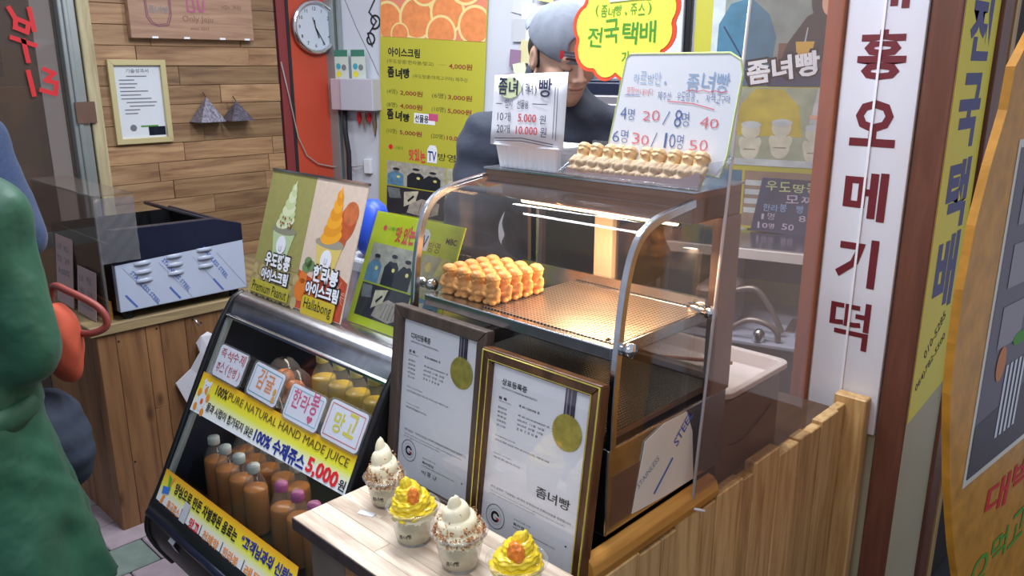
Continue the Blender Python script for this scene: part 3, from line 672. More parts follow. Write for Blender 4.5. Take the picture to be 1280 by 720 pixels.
# blackboard menu in front of the backdrop (a real board standing there)
BF=Fr(BW.P(1.455,1.0,.05),BX,V((0,0,1)))
t=thing('menu_blackboard','small dark menu board with chalk writing standing before the backdrop','board',tuple(BW.P(1.6,1.0,.05)))
MB().prism([(0,0),(.32,-.01),(.345,.20),(.03,.20)],BF,-.01,0).build('board_panel',plain('slate_blue','#2e3c58',.5,var=.4,scale=8),t)
L=MB(); hand(L,BF,'우도땅콩과',.045,.155,.24,.035,0,.001,.01); hand(L,BF,'모찌빵',.12,.112,.16,.03,1,.001,.01); hand(L,BF,'한라봉 빵',.04,.078,.15,.03,2,.001,.01); hand(L,BF,'1명   8명',.03,.045,.2,.024,1,.001); hand(L,BF,'10명 50',.02,.012,.14,.022,1,.001,.01)
L.build('chalk_lettering',[plain('chalk_y','#b3c188',.8),plain('chalk_w','#b3a8c0',.8),plain('chalk_b','#7fa0c8',.8)],t)
# ================================================================ BACK COUNTER, MACHINE, HOSES
t=thing('back_shelf','white edged steel shelf along the back wall under the blackboard','shelf',tuple(BW.P(1.6,0,.2)))
MB().box(1.2,1.95,.985,.995,.02,.34,0,BW).build('shelf_top','steel',t,bevel=.002)
MB().box(1.2,1.95,.955,.99,.34,.35,0,BW).build('shelf_edge',plain('edge_white','#e6e0dc',.4),t,bevel=.002)
MB().box(1.2,1.23,0,.985,.02,.33,0,BW).box(1.92,1.95,0,.985,.02,.33,0,BW).build('shelf_side','boxsteel',t)
t=thing('sink_counter','low white sink counter under the back shelf','counter',tuple(BW.P(1.6,0,.5)))
MB().box(1.24,1.91,.0,.70,.04,.50,0,BW).build('counter_body','boxsteel',t,bevel=.004)
MB().box(1.23,1.91,.70,.715,.04,.52,0,BW).build('counter_top',plain('blue_white_top','#aab0c4',.25),t,bevel=.004)
MB().box(1.66,1.80,.7155,.72,.2,.36,0,BW).build('sink_hole','dsteel',t)
mb=MB().box(1.36,1.50,.716,.87,.25,.46,0,BW); o=mb.build('waffle_machine',plain('machine_grey','#9c8d88',.4,.3),bevel=.03,seg=4); tag(o,'rounded grey machine under the back shelf','machine')
t=thing('steam_hoses','two grey ribbed hoses looping over the sink counter','hose',tuple(BW.P(1.6,.716,.4)))
def bez(P,n=20):
    out=[]
    P=[V(p) for p in P]
    for i in range(len(P)-1):
        a=P[max(i-1,0)];b=P[i];c=P[i+1];d=P[min(i+2,len(P)-1)]
        for k in range(n):
            s=k/n; out.append(.5*((2*b)+(c-a)*s+(2*a-5*b+4*c-d)*s*s+(3*b-a-3*c+d)*s**3))
    out.append(P[-1]); return out
for pts in ([(1.50,.86,.42),(1.56,.87,.42),(1.61,.82,.42),(1.66,.73,.42)],[(1.50,.74,.49),(1.56,.78,.49),(1.62,.775,.49),(1.655,.75,.49),(1.66,.722,.49)]):
    P=bez([BW.P(*p) for p in pts]); MB().tube(P,[.0095+.0012*(k%2) for k in range(len(P))],10).build('hose',plain('ribbed_grey','#8f8580',.35,.5),t,smooth=True)
for u,w in ((1.60,.50),(1.72,.40),(1.77,.30)):
    mb=MB().lathe([(0,0),(.022,0),(.018,.03),(.01,.04),(0,.042)],BW.P(u,.716,w),14); tag(mb.build('metal_knob','chrome',smooth=True),{1.60:'chrome fitting nearest the hoses on the sink counter',1.72:'chrome fitting beside the sink hole',1.77:'chrome fitting by the brown door jamb, farthest on the sink counter'}[u],'fitting')
# grey fridge behind the man + black lidded items
t=thing('steel_fridge','grey steel refrigerator behind the man','refrigerator',tuple(BW.P(.95,0,.2)))
MB().box(.70,1.09,0,1.50,.02,.34,0,BW).build('body',plain('fridge_grey','#8a868e',.35,.5),t,bevel=.006); MB().box(.72,1.085,.1,1.47,.341,.35,0,BW).build('door',plain('fridge_door','#94919a',.3,.5),t,bevel=.004)
mb=MB().box(.74,1.05,1.50,1.545,.08,.33,0,BW).box(.78,1.02,1.545,1.555,.1,.31,0,BW); tag(mb.build('black_tray','blueblack',bevel=.008),'black lidded tray on top of the grey refrigerator','tray')
for k,u in enumerate((.80,.87,.95)):
    mb=MB().lathe([(.028,0),(.03,.01),(.03,.075),(.018,.095),(.018,.11),(0,.11)],BW.P(u,1.556,.2),16,caps=False); tag(mb.build('glass_jar',['plastic','steel','plastic'][k],smooth=True),['left clear jar on the black tray behind the man','steel jar in the middle of the black tray behind the man','right clear jar on the black tray behind the man'][k],'jar')
# notes stuck on the wall behind the man's cap
cn=['#c9ccd0','#b9bdc2','#d8dcc0','#cfc89a','#a58fb0','#dcdde2','#b8a6a0','#d3d58e','#8c6f8c']
k=0
for i,(u,v,w_,h_,c) in enumerate([(.40,1.82,.09,.10,0),(.45,1.76,.10,.09,5),(.41,1.70,.07,.09,1),(.47,1.68,.08,.08,5),(.44,1.62,.06,.09,3),(.49,1.60,.09,.08,0),(.40,1.60,.05,.07,8),(.43,1.54,.06,.07,2),(.49,1.53,.06,.06,7),(.39,1.50,.05,.07,4),(.52,1.73,.07,.10,0),(.53,1.86,.08,.06,7)]):
    a=random.uniform(-.25,.25); f=BW.sub(u,v,.004+.003*i,a)
    mb=MB().prism([(0,0),(w_,0),(w_,h_),(0,h_)],f,0,.0015)
    names=['upper left grey','upper white','dark edged grey','small white','ochre','pale grey','dull violet','cream','lime','lilac','right grey','topmost lime']
    tag(mb.build('wall_note',plain('note_%d'%i,cn[c],.7)),names[i]+' paper note stuck on the wall behind the man','note','paper notes behind the man')
# ================================================================ LEFT COUNTER
CF_=Fr((-2.755,0,0),(0,1,0),(0,0,1))      # faces the aisle
CS_=Fr((0,.86,0),(1,0,0),(0,0,1))         # faces the street
t=thing('left_counter','brown board clad wooden counter under the griddle on the left','counter',(-2.85,1.2,0))
MB().box(-3.38,-2.765,.87,1.95,0,.73).build('carcass','blackm',t)
y=.862
for k,wd in enumerate([.06,.10,.05,.09,.12,.10,.09,.11,.10,.10,.12,.04]):
    if y+wd>1.95: wd=1.95-y
    if k in (2,4): 
        piece(CF_,t,y+.0006,y+wd-.0006,0,.42,-.012,0,'lboard','board'); piece(CF_,t,y+.0006,y+wd-.0006,.421,.732,-.012,.001,'lboard','board')
    else: piece(CF_,t,y+.0006,y+wd-.0006,0,.732,-.012,random.uniform(-.001,.001),'lboard','board')
    y+=wd
x=-2.757
for wd in [.05,.09,.10,.10,.11,.12]:
    piece(CS_,t,x-wd+.0006,x-.0006,0,.732,-.012,random.uniform(-.001,.001),'lboard','board'); x-=wd
piece(CF_,t,.84,1.95,.733,.768,-.09,.012,'edgew','edge_board',.003)
MB().box(-3.38,-2.845,.845,1.95,.733,.767).build('worktop','edgex',t,bevel=.003)
for yy,zz in ((.93,.70),(1.06,.715),(1.22,.70),(.93,.25),(1.30,.60)):
    MB().disc(CF_,yy,zz,.004,w=.002,n=10).build('nail','blackm',t)
h=MB().tube(bez([(-2.752,1.19,.725),(-2.735,1.195,.715),(-2.728,1.20,.70),(-2.735,1.205,.695)],6),.003,8); tag(h.build('hook','steel',smooth=True),'small steel hook screwed under the left counter edge','hook')
# torn white sheet hanging there
pts=[(1.185,.635),(1.20,.66),(1.235,.665),(1.255,.65),(1.24,.56),(1.23,.45),(1.245,.33),(1.16,.31),(1.125,.42),(1.10,.50),(1.155,.545),(1.19,.60)]
mb=MB(); n=len(pts)
vs=[(-2.735+.012*math.sin(i*1.9),a,b) for i,(a,b) in enumerate(pts)]; mb.add(vs,[tuple(range(n))]); vs2=[(p[0]+.006,p[1],p[2]) for p in vs]; mb.add(vs2,[tuple(range(n))]); mb.add(vs+vs2,[(i,(i+1)%n,n+(i+1)%n,n+i) for i in range(n)])
tag(mb.build('torn_sheet',plain('torn_white','#c9c8d0',.6)),'torn white plastic sheet hanging on the left counter beside the juice showcase','sheet')
# griddle --------------------------------------------------------------------
t=thing('griddle','steel griddle with black hood and film covered vented front, on the left counter','griddle',(-2.95,1.17,.768))
x0=-2.742
GF=Fr((x0,0,0),(0,1,0),(0,0,1))
MB().prism([(.945,.80),(1.405,.80),(1.405,.985),(.945,.965)],GF,-.03,0).build('front_panel','film',t,bevel=.003)
MB().prism([(.943,.962),(1.405,.982),(1.405,1.045),(1.30,1.075),(.943,1.082)],GF,-.03,.001).build('hood','blueblack',t,bevel=.002)
MB().box(-3.34,-2.772,.945,.955,.80,1.03).box(-3.34,-2.772,1.395,1.405,.80,1.03).box(-3.34,-3.33,.945,1.405,.80,1.03).build('side_panel','black',t)
MB().box(-3.33,-2.775,.955,1.395,.86,.875).build('cooking_plate',plain('hotplate','#3a3634',.35,.7,var=.3,scale=9),t)
MB().tube([(-2.772,1.30,1.065),(-3.33,1.30,1.065)],.008,8).tube([(-2.772,1.395,1.035),(-3.33,1.395,1.035)],.008,8).build('rear_rail','blueblack',t)
for yy in (.98,1.37):
    for xx in (-2.78,-3.3): MB().lathe([(.018,.768),(.018,.80)],(xx,yy,0),12).build('foot','black',t)
for c in range(3):
    u=1.035+.11*c
    for r_ in range(3):
        v=.957-.03*r_+c*.006
        mb=MB(); vs=[];N_=10
        for i in range(N_+1):
            a=PI*i/N_; vs+= [GF.P(u-.028+.056*i/N_,v-.006,.001),GF.P(u-.028+.056*i/N_,v-.006+.002,.001+.008*math.sin(a)**.6),GF.P(u-.028+.056*i/N_,v+.007,.001)]
        fs=[]
        for i in range(N_): fs+= [(3*i,3*i+3,3*i+4,3*i+1),(3*i+1,3*i+4,3*i+5,3*i+2)]
        mb.add(vs,fs); mb.build('vent_louvre','film',t,smooth=True)
L=MB(); G=MB()
for u,v in ((.99,.93),(1.10,.955),(1.245,.975)):
    tx(L,GF,'STAINLESS STEEL',u,v,.15,.014,0,.0012,.01,-1.0)
for u in (.955,1.105,1.265): L.stroke([(u+.015,.855),(u+.045,.812)],.006,GF,.0012)
for u in (1.0,1.12,1.24,1.33): G.stroke([(u-.03,.95),(u+.075,.805)],.001,GF,.001)
L.build('film_lettering','fblue',t); G.build('film_lines','fgrey',t)
# acrylic guard beside the griddle
t=thing('acrylic_guard','clear acrylic sneeze guard with crumpled film, beside the griddle','guard',(-2.95,.91,.768))
AC=glass('guard_acrylic','#ece6e2',rough=.06,haze=.08,hcol='#b8aca4')
MB().box(-3.36,-2.735,.905,.91,.775,1.20).build('long_panel',AC,t); MB().box(-3.36,-2.735,.905,1.03,1.195,1.20).build('top_panel',AC,t)
mb=MB(); nx=14;ny=12; vs=[(-2.734+.004*math.sin(i*2.1+j*1.3)*math.cos(j*2.7-i),.905+.125*i/nx,.975+.215*j/ny) for j in range(ny+1) for i in range(nx+1)]
mb.add(vs,[(j*(nx+1)+i,j*(nx+1)+i+1,(j+1)*(nx+1)+i+1,(j+1)*(nx+1)+i) for j in range(ny) for i in range(nx)]); mb.build('crumpled_film',glass('crumpled_film','#c4c2c8',rough=.12,haze=.16,hcol='#c8c8d0',gmul=3.5),t,smooth=True)
MB().tube([(-3.36,.905,1.198),(-2.735,.905,1.198)],.004,6).tube([(-2.735,.905,.775),(-2.735,.905,1.198)],.004,6).build('bright_edge','plastic',t)
for k,(xx,hh,lab) in enumerate([(-2.84,.17,'pinkish handwritten paper leaning on the acrylic guard, nearest the griddle'),(-3.05,.25,'pinkish handwritten paper leaning on the acrylic guard, left one')]):
    f=Fr((xx-.13,.885,.77),(1,0,0),(0,.08,1)); t=thing('leaning_paper',lab,'paper',(xx,.885,.768))
    MB().prism([(0,0),(.17,0),(.19,hh),(.02,hh)],f,0,.002).build('paper',plain('pink_paper_%d'%k,'#b39a98',.7),t)
    L=MB()
    for r_ in range(3): hand(L,f,['도장 찍고','현금 2개','100%'][r_],.03,hh-.05-.045*r_,.12,.022,0,.0026)
    L.build('lettering','greyink',t)
mb=MB().box(-3.0,-2.80,.93,.94,.768,.83); tag(mb.build('wood_block','batten'),'small orange wood strip lying behind the papers on the left counter','wood strip')
# ================================================================ JUICE SHOWCASE
JX0,JX1=-2.08,-1.318
prof=[(1.40,.99),(1.05,.99),(1.03,.984),(1.013,.966),(1.0,.95),(.94,.853),(.773,.522),(.728,.444),(.711,.402),(.711,.362),(.730,.313),(.765,.25),(1.40,.25)]
t=thing('juice_showcase','black sided slanted glass juice showcase with chrome top, left of the counter','showcase',(-1.7,1.05,.25))
for xa in (JX0,JX1-.016):
    pr_=[(1.40,.985),(1.05,.985),(1.02,.972),(1.0,.948),(.94,.853),(.773,.522),(.728,.444),(.711,.402),(.711,.362),(.730,.313),(.765,.25),(1.40,.25)]
    inner=[(1.36,.94),(1.06,.94),(.985,.85),(.84,.56),(.80,.47),(1.36,.47)]
    mb=MB().prism([(b_[0],b_[1]) for b_ in pr_[:1]+pr_[1:]],Fr((xa,0,0),(0,1,0),(0,0,1)),0,.02 if xa==JX0 else .016)
    mb.build('side_panel','black',t,bevel=.003)
    MB().tube([(xa+.01,a,b) for a,b in bez([(0,a,b) for a,b in pr_[1:11]],4) for a,b in [(a,b)]] if 0 else [(xa+.008,p.y,p.z) for p in bez([(0,a,b) for a,b in pr_[1:11]],4)],.009,8).build('side_trim','black',t,smooth=True)
top=[(1.40,.99),(1.055,.99),(1.035,.985),(1.018,.973),(1.006,.955),(.994,.934)]
mb=MB(); strip(mb,top,JX0+.018,JX1-.018); strip(mb,[(a-.002 if i>1 else a,b-.003) for i,(a,b) in enumerate(top)][::-1],JX0+.018,JX1-.018); mb.build('chrome_top','steel',t,smooth=True)
MB().box(JX0+.018,JX1-.018,.984,1.0,.927,.936).build('top_molding','chrome',t,bevel=.002)
JO=V((-2.08,.735,.45)); ev=V((0,.265,.499)).normalized(); JG=Fr(JO,(1,0,0),ev)
MB().box(.022,.744,-.01,.553,-.005,0,0,JG).build('front_glass','glass',t)
MB().box(.022,.034,-.01,.55,-.012,.002,0,JG).build('glass_edge_strip','alu',t)
bar=[(.728,.47),(.712,.455),(.702,.43),(.702,.41)]
mb=MB(); strip(mb,[(.745,.468),(.728,.462),(.716,.448),(.710,.430)],JX0+.016,JX1-.016); mb.build('lower_rail','black',t,smooth=True)
MB().tube([(JX0+.018,.715,.432),(JX1-.018,.715,.432)],.012,10).build('roll_bar','blueblack',t,smooth=True)
mb=MB(); strip(mb,[(.722,.425),(.712,.40),(.712,.365),(.728,.315),(.765,.255),(1.38,.255)],JX0+.018,JX1-.018); mb.build('bumper',plain('bumper_dark','#2c2528',.45,.2,var=.2,scale=6),t,smooth=True)
MB().box(JX0+.02,JX1-.02,.755,1.38,.405,.418).build('lower_shelf',plain('shelf_dark','#2a2220',.4),t)
MB().box(JX0+.02,JX1-.02,1.372,1.38,.42,.985).build('back_door',plain('case_back','#4b4542',.4,var=.15,scale=4),t)
MB().box(JX0+.02,JX1-.02,.94,1.36,.700,.708).build('upper_shelf','glass',t)
MB().box(JX0+.02,JX1-.02,.925,.942,.690,.712).build('shelf_rail','steel',t)
MB().box(-1.62,-1.50,1.30,1.37,.90,.96).build('red_switch_box',plain('red_box','#b02a2a',.5),t)
mb=MB().box(-1.95,-1.40,.86,1.35,0,.25); tag(mb.build('base_box',wood('base_box_wood',['#4a3526','#5d4330','#6d5038'],2),bevel=.004),'brown wooden box carrying the juice showcase','box')
area('showcase_fill',(-1.70,1.10,.965),(math.radians(12),0,0),.6,.05,1.1,(1,.95,.88)); area('showcase_fill',(-1.70,.98,.682),(math.radians(-15),0,0),.6,.04,.6,(1,.95,.88))  # fill lights added to brighten the dark showcase interior
MB().box(-2.0,-1.42,1.08,1.12,.968,.980).box(-2.0,-1.42,.96,1.0,.684,.690).build('added_glow_strip',plain('strip_glow','#fff4e4',.5,emis=1.5),t)  # glowing strips added to go with the showcase fill lights
# bottles
def bottle(label,cat,capm,group,h=.195,r=.0325,juice='juice_or',loc=(0,0,0),fill=.80):
    t=thing('juice_bottle',label,cat,(0,0,0),group)
    body=[(0,0),(r*.92,0),(r,.006),(r,h*.62),(r*.96,h*.68),(r*.7,h*.79),(.016,h*.86),(.0135,h*.90)]
    MB().lathe(body+[(.0135,h*.92)],(0,0,0),20,caps=False).build('bottle_body','plastic',t,smooth=True)
    lq=[(0,.003),(r*.9,.003),(r*.965,.008),(r*.965,h*.60)]+([(r*.93,h*.66)] if fill>.7 else [])+[(r*.88,h*.67 if fill>.7 else h*.60),(0,h*.67 if fill>.7 else h*.6)]
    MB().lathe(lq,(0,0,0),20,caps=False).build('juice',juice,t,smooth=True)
    MB().lathe([(.0155,h*.895),(.0165,h*.90),(.0165,h*.985),(.015,h),(0,h)],(0,0,0),20,caps=False,fn=lambda a,z:1+.03*math.cos(18*a)).build('cap',capm,t,smooth=True)
    return t
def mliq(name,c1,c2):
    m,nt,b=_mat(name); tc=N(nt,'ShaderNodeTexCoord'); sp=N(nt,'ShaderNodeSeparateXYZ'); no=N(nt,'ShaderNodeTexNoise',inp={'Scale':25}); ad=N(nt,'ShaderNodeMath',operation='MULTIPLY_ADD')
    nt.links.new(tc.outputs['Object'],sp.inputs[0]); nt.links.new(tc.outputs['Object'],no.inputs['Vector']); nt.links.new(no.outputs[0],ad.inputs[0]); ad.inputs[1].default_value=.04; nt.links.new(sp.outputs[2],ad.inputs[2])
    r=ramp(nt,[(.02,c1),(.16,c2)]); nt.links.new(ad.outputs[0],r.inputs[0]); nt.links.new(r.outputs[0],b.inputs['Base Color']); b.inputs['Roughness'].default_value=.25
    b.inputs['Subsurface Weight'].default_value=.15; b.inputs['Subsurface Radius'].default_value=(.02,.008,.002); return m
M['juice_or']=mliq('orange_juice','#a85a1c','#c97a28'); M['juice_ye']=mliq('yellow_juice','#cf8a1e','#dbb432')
M['cap_c']=plain('cap_translucent_white','#b9bfbf',.4,sss=.2); M['cap_p']=plain('cap_pink','#b85a96',.4); M['cap_y']=plain('cap_yellow_clear','#cfc06a',.35)
fl_z=.418
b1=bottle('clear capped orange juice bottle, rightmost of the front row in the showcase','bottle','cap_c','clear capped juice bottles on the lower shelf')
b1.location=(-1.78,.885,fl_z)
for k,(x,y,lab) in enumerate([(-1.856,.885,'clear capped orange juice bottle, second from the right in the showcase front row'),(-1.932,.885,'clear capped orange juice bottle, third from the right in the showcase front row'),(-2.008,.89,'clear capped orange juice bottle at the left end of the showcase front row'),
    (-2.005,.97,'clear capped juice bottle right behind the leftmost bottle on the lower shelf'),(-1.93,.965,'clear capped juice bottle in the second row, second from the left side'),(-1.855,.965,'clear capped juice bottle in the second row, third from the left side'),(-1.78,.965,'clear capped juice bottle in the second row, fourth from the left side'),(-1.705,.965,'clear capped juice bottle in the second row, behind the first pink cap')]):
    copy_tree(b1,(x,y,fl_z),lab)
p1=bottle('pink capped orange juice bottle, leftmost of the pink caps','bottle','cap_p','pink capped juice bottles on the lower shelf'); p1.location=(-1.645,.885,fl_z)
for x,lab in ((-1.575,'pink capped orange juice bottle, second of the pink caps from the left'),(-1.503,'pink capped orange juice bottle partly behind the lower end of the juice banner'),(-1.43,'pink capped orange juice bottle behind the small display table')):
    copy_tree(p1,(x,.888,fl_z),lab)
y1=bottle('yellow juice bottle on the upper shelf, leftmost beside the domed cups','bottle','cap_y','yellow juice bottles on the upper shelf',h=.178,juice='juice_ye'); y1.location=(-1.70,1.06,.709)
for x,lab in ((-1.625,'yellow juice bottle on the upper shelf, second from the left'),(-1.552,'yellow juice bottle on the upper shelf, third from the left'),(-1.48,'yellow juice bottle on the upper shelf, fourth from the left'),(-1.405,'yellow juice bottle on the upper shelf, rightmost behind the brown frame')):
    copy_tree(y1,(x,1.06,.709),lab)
# domed cups with oranges
M['org']=plain('tangerine_skin','#e07a22',.4,var=.08,scale=40,bump=.3,bscale=160)
for k,(x,y,lab) in enumerate([(-1.855,1.035,'domed clear cup of tangerines on the upper shelf, left one'),(-1.762,1.01,'domed clear cup of tangerines on the upper shelf, right one beside the yellow bottles')]):
    t=thing('domed_cup',lab,'cup',(x,y,.709))
    MB().lathe([(.030,0),(.030,.002),(.045,.075),(.047,.078),(.046,.09),(.04,.112),(.025,.13),(.012,.135)],(x,y,.709),26,caps=False).build('clear_cup','plastic',t,smooth=True)
    for j,(dx,dy,dz) in enumerate([(0,0,.032),(.012,-.008,.078),(-.016,.008,.072)]):
        o=MB().lathe([(0,-.026)]+[(.028*math.cos(a),.0255*math.sin(a)) for a in [-1.3+2.6*i/9 for i in range(10)]]+[(0,.024)],(x+dx,y+dy,.709+dz),18,caps=False).build('tangerine','org',t,smooth=True)
# banners and cards on the sloping glass
def jp(pts): return pts
t=thing('juice_banner','yellow banner reading PURE NATURAL HAND MADE JUICE across the showcase glass','banner',tuple(JG.P(.4,.27,.005)))
mb=MB(); a,b,c,d=(.020,.268),(.744,.288),(.744,.377),(.020,.378)
mb.add([JG.P(*a,.006),JG.P(*b,.006),JG.P(*c,.006),JG.P(*d,.006)],[(0,1,2,3)]); mb.uv[0]=[(0,0),(1,0),(1,1),(0,1)]
mb.build('banner_sheet',gradient('banner_fade',[(0,'#e6e8f2'),(.28,'#e3e6d8'),(.55,'#dede3c'),(.85,'#e2c328'),(1,'#dfa222')]),t)
def lin(u,v): return u,v
L=MB(); tx(L,JG,'100%',.115,.338,.062,.026,0,.0075,.02); tx(L,JG,'물과 시럽이 첨가되지 않은',.098,.288,.245,.024,0,.0075,.02); tx(L,JG,'원',.712,.293,.024,.024,0,.0075,.02); L.build('black_lettering','ink',t)
L=MB(); tx(L,JG,'PURE NATURAL HAND MADE JUICE',.182,.337,.54,.026,0,.0075,.0); L.build('olive_lettering',plain('brown_ink','#5a4a1c',.6),t)
L=MB(); tx(L,JG,'100% 수제쥬스',.352,.284,.225,.038,0,.0075,.035); L.build('blue_lettering','navyink',t)
L=MB(); tx(L,JG,'5,000',.585,.284,.122,.042,0,.0075,.035); L.build('red_lettering','redink',t)
mb=MB(); bu,bv=.062,.32    # toy bear print
mb.disc(JG,bu,bv-.018,.021,.024,.0068,0).disc(JG,bu+.002,bv+.022,.018,.018,.0069,0)
for du,dv in ((-.024,.004),(.026,.0),(-.022,-.036),(.02,-.042)): mb.disc(JG,bu+du,bv+dv,.009,.011,.007,1)
mb.disc(JG,bu+.006,bv+.016,.008,.010,.0072,1).disc(JG,bu+.002,bv-.016,.007,.008,.0072,2).disc(JG,bu-.003,bv+.028,.002,w=.0074,mi=3).disc(JG,bu+.011,bv+.027,.002,w=.0074,mi=3).disc(JG,bu-.013,bv+.038,.006,w=.0068,mi=0).disc(JG,bu+.016,bv+.037,.006,w=.0068,mi=0)
mb.build('printed_toy_bear',[plain('bear_white','#d5d8e2',.5),plain('bear_orange','#d98a30',.5),plain('bear_heart','#cf5a2c',.5),'ink'],t)
t=thing('lower_banner','yellow and white banner listing juices along the foot of the showcase glass','banner',tuple(JG.P(.4,.0,.005)))
mb=MB(); mb.add([JG.P(.020,.0,.006),JG.P(.705,-.004,.006),JG.P(.68,.104,.006),JG.P(.018,.098,.006)],[(0,1,2,3)]); mb.uv[0]=[(0,0),(1,0),(1,1),(0,1)]
mb.build('banner_sheet',gradient('banner_fade2',[(0,'#d9dae8'),(.33,'#dcdcd8'),(.55,'#dcdc46'),(.8,'#e4c02c'),(1,'#de9c24')]),t)
L=MB(); tx(L,JG,'양심으로 만든 차별화된 음료는',.095,.056,.335,.030,0,.0075,.03)
for u in (.165,.275,.385,.49,.59): L.stroke([(u,.008),(u,.038)],.003,JG,.0075)
L.build('black_lettering','ink',t)
L=MB(); tx(L,JG,'“고객님과의 신뢰”',.45,.058,.22,.030,0,.0075,.035); L.build('blue_lettering','navyink',t)
L=MB()
for u,s_ in ((.085,'황금쥬스'),(.395,'한라봉'),(.50,'레몬')): tx(L,JG,s_,u,.009,.072,.026,0,.0075,.02)
tx(L,JG,'천혜향',.29,.009,.08,.026,0,.0075,.02); L.build('orange_lettering','orangeink',t)
L=MB(); tx(L,JG,'망고',.215,.009,.052,.028,0,.0075,.025); L.build('red_lettering','redink',t)
mb=MB().flat([(.045,.09),(.065,.085),(.075,.055),(.058,.06)],JG,.007,0).flat([(.035,.055),(.07,.062),(.075,.045),(.04,.036)],JG,.0072,1).flat([(.05,.035),(.062,.037),(.055,.005),(.043,.008)],JG,.0071,2).flat([(.07,.09),(.082,.09),(.066,.062)],JG,.0071,2)
mb.build('printed_ribbon',['greenink',plain('ribbon_blue','#3a6fd0',.5),'orangeink'],t)
mb=MB(); mb.flat([(.17,.062),(.20,.06),(.195,-.03),(.165,-.032)],JG,.009); a=[JG.P(.165,-.03,.009),JG.P(.195,-.028,.009)]
mb.add([a[0],a[1],V((a[1].x,.700,.415)),V((a[0].x,.700,.415))],[(0,1,2,3)]); mb.add([V((a[0].x,.700,.415)),V((a[1].x,.700,.415)),V((a[1].x+.004,.712,.385)),V((a[0].x+.004,.712,.385))],[(0,1,2,3)])
tag(mb.build('tape_strip',plain('tape_white','#b9bac6',.35,coat=.3)),'strip of white tape stuck over the showcase roll bar','tape')
mb=MB(); mb.flat([(.585,.03),(.60,.045),(.63,.045),(.64,.03),(.64,-.02),(.585,-.02)],JG,.009); tag(mb.build('tape_patch',plain('tape_grey','#a8a8b0',.35)),'pale rounded tape patch at the lower right of the lower banner','tape')
def rrect(w,h,r,n=4):
    o=[]
    for cx_,cy_,a0 in ((w-r,h-r,0),(r,h-r,PI/2),(r,r,PI),(w-r,r,1.5*PI)):
        for i in range(n+1): a=a0+PI/2*i/n; o.append((cx_+r*math.cos(a),cy_+r*math.sin(a)))
    return o
def card(lab,u0,v0,w_,h_,ang,draw,border=None):
    f=JG.sub(u0,v0,.010,ang); t=thing('price_card',lab,'card',tuple(f.P(w_/2,0,0)),'handwritten juice cards on the showcase glass')
    MB().prism(rrect(w_,h_,.012),f,-.001,0).build('paper','card',t)
    MB().prism([(p[0]*1.08-w_*.04,p[1]*1.09-h_*.045) for p in rrect(w_,h_,.014)],f,-.003,.0022).build('plastic_sleeve','plastic',t)
    if border:
        L=MB(); q=[(.008,.008),(w_-.008,.010),(w_-.009,h_-.009),(.009,h_-.008),(.008,.008)]; L.stroke(q,.0022,f,.0004); L.build('border_line',border,t)
    draw(f,t)
def d1(f,t): L=MB(); hand(L,f,'즉석수제',.012,.052,.13,.028,0,.0006,.005); hand(L,f,'쥬스(한병)',.012,.014,.13,.028,0,.0006,.003); L.build('lettering',plain('crimson_pen','#b8283c',.6),t)
def d2(f,t):
    L=MB(); hand(L,f,'감귤',.03,.024,.085,.05,0,.0006,.015); L.build('lettering','orangeink',t)
    L=MB().disc(f,.122,.034,.007,.009,.0006).disc(f,.124,.016,.007,.009,.0006); L.build('drawn_tangerines',plain('drawn_or','#dca030',.6),t)
def d3(f,t):
    L=MB(); hand(L,f,'한라봉',.018,.032,.115,.048,0,.0006,.015); L.build('lettering','pinkink',t)
    L=MB(); L.flat([(.108+.011*16*math.sin(a)**3/16,.022+.011*(13*math.cos(a)-5*math.cos(2*a)-2*math.cos(3*a)-math.cos(4*a))/16) for a in [2*PI*i/28 for i in range(28)]],f,.0006); L.build('drawn_heart','pinkink',t)
def d4(f,t): L=MB(); hand(L,f,'망고',.03,.024,.09,.048,0,.0006,.018); L.build('lettering','yellowink',t)
card('handwritten red lettered card at the left end of the showcase glass',.066,.383,.145,.086,0,d1)
card('card with orange writing in a teal border, second from the left on the showcase',.252,.384,.142,.084,-.02,d2,'tealink')
card('card with pink writing and a heart, third from the left on the showcase',.434,.375,.145,.084,0,d3,plain('sky_line','#7fb8d0',.6))
card('card with yellow writing in a red border, rightmost on the showcase',.596,.378,.142,.089,0,d4,plain('rose_line','#d0605c',.6))
# ================================================================ POSTERS ON THE SHOWCASE
PF=Fr((-2.045,1.052,.9925),(1,0,0),(0,.105,.325))
t=thing('ice_cream_poster','two panel cream and olive ice cream poster stand on the juice showcase','poster',(-1.83,1.06,.992))
pw,ph=.222,.345
MB().box(0,pw,0,ph,-.003,0,0,PF).build('left_sheet',plain('olive_sheet','#9a9556',.45,var=.06,scale=60,coat=.4),t)
MB().box(pw+.001,2*pw,0,ph,-.003,0,0,PF).build('right_sheet',plain('cream_sheet','#d9c4b2',.45,var=.05,scale=60,coat=.4),t)
MB().box(-.002,2*pw+.002,ph,ph+.006,-.005,.002,0,PF).build('top_edge','chrome',t)
f=PF
mb=MB()
for i in range(11):
    for j in range(3): mb.disc(f,.012+.021*i+random.uniform(-.006,.006),.012+.028*j,.014,.017,.0005+.00005*(i%3),(i+j)%2,n=14)
mb.flat([(.002,.08),(.22,.09),(.22,.10),(.10,.092),(.002,.094)],f,.0004,1)
mb.build('peanut_picture',[plain('nut_a','#b0a071',.6,var=.15,scale=50),plain('nut_b','#9c8c5e',.6,var=.15,scale=50)],t)
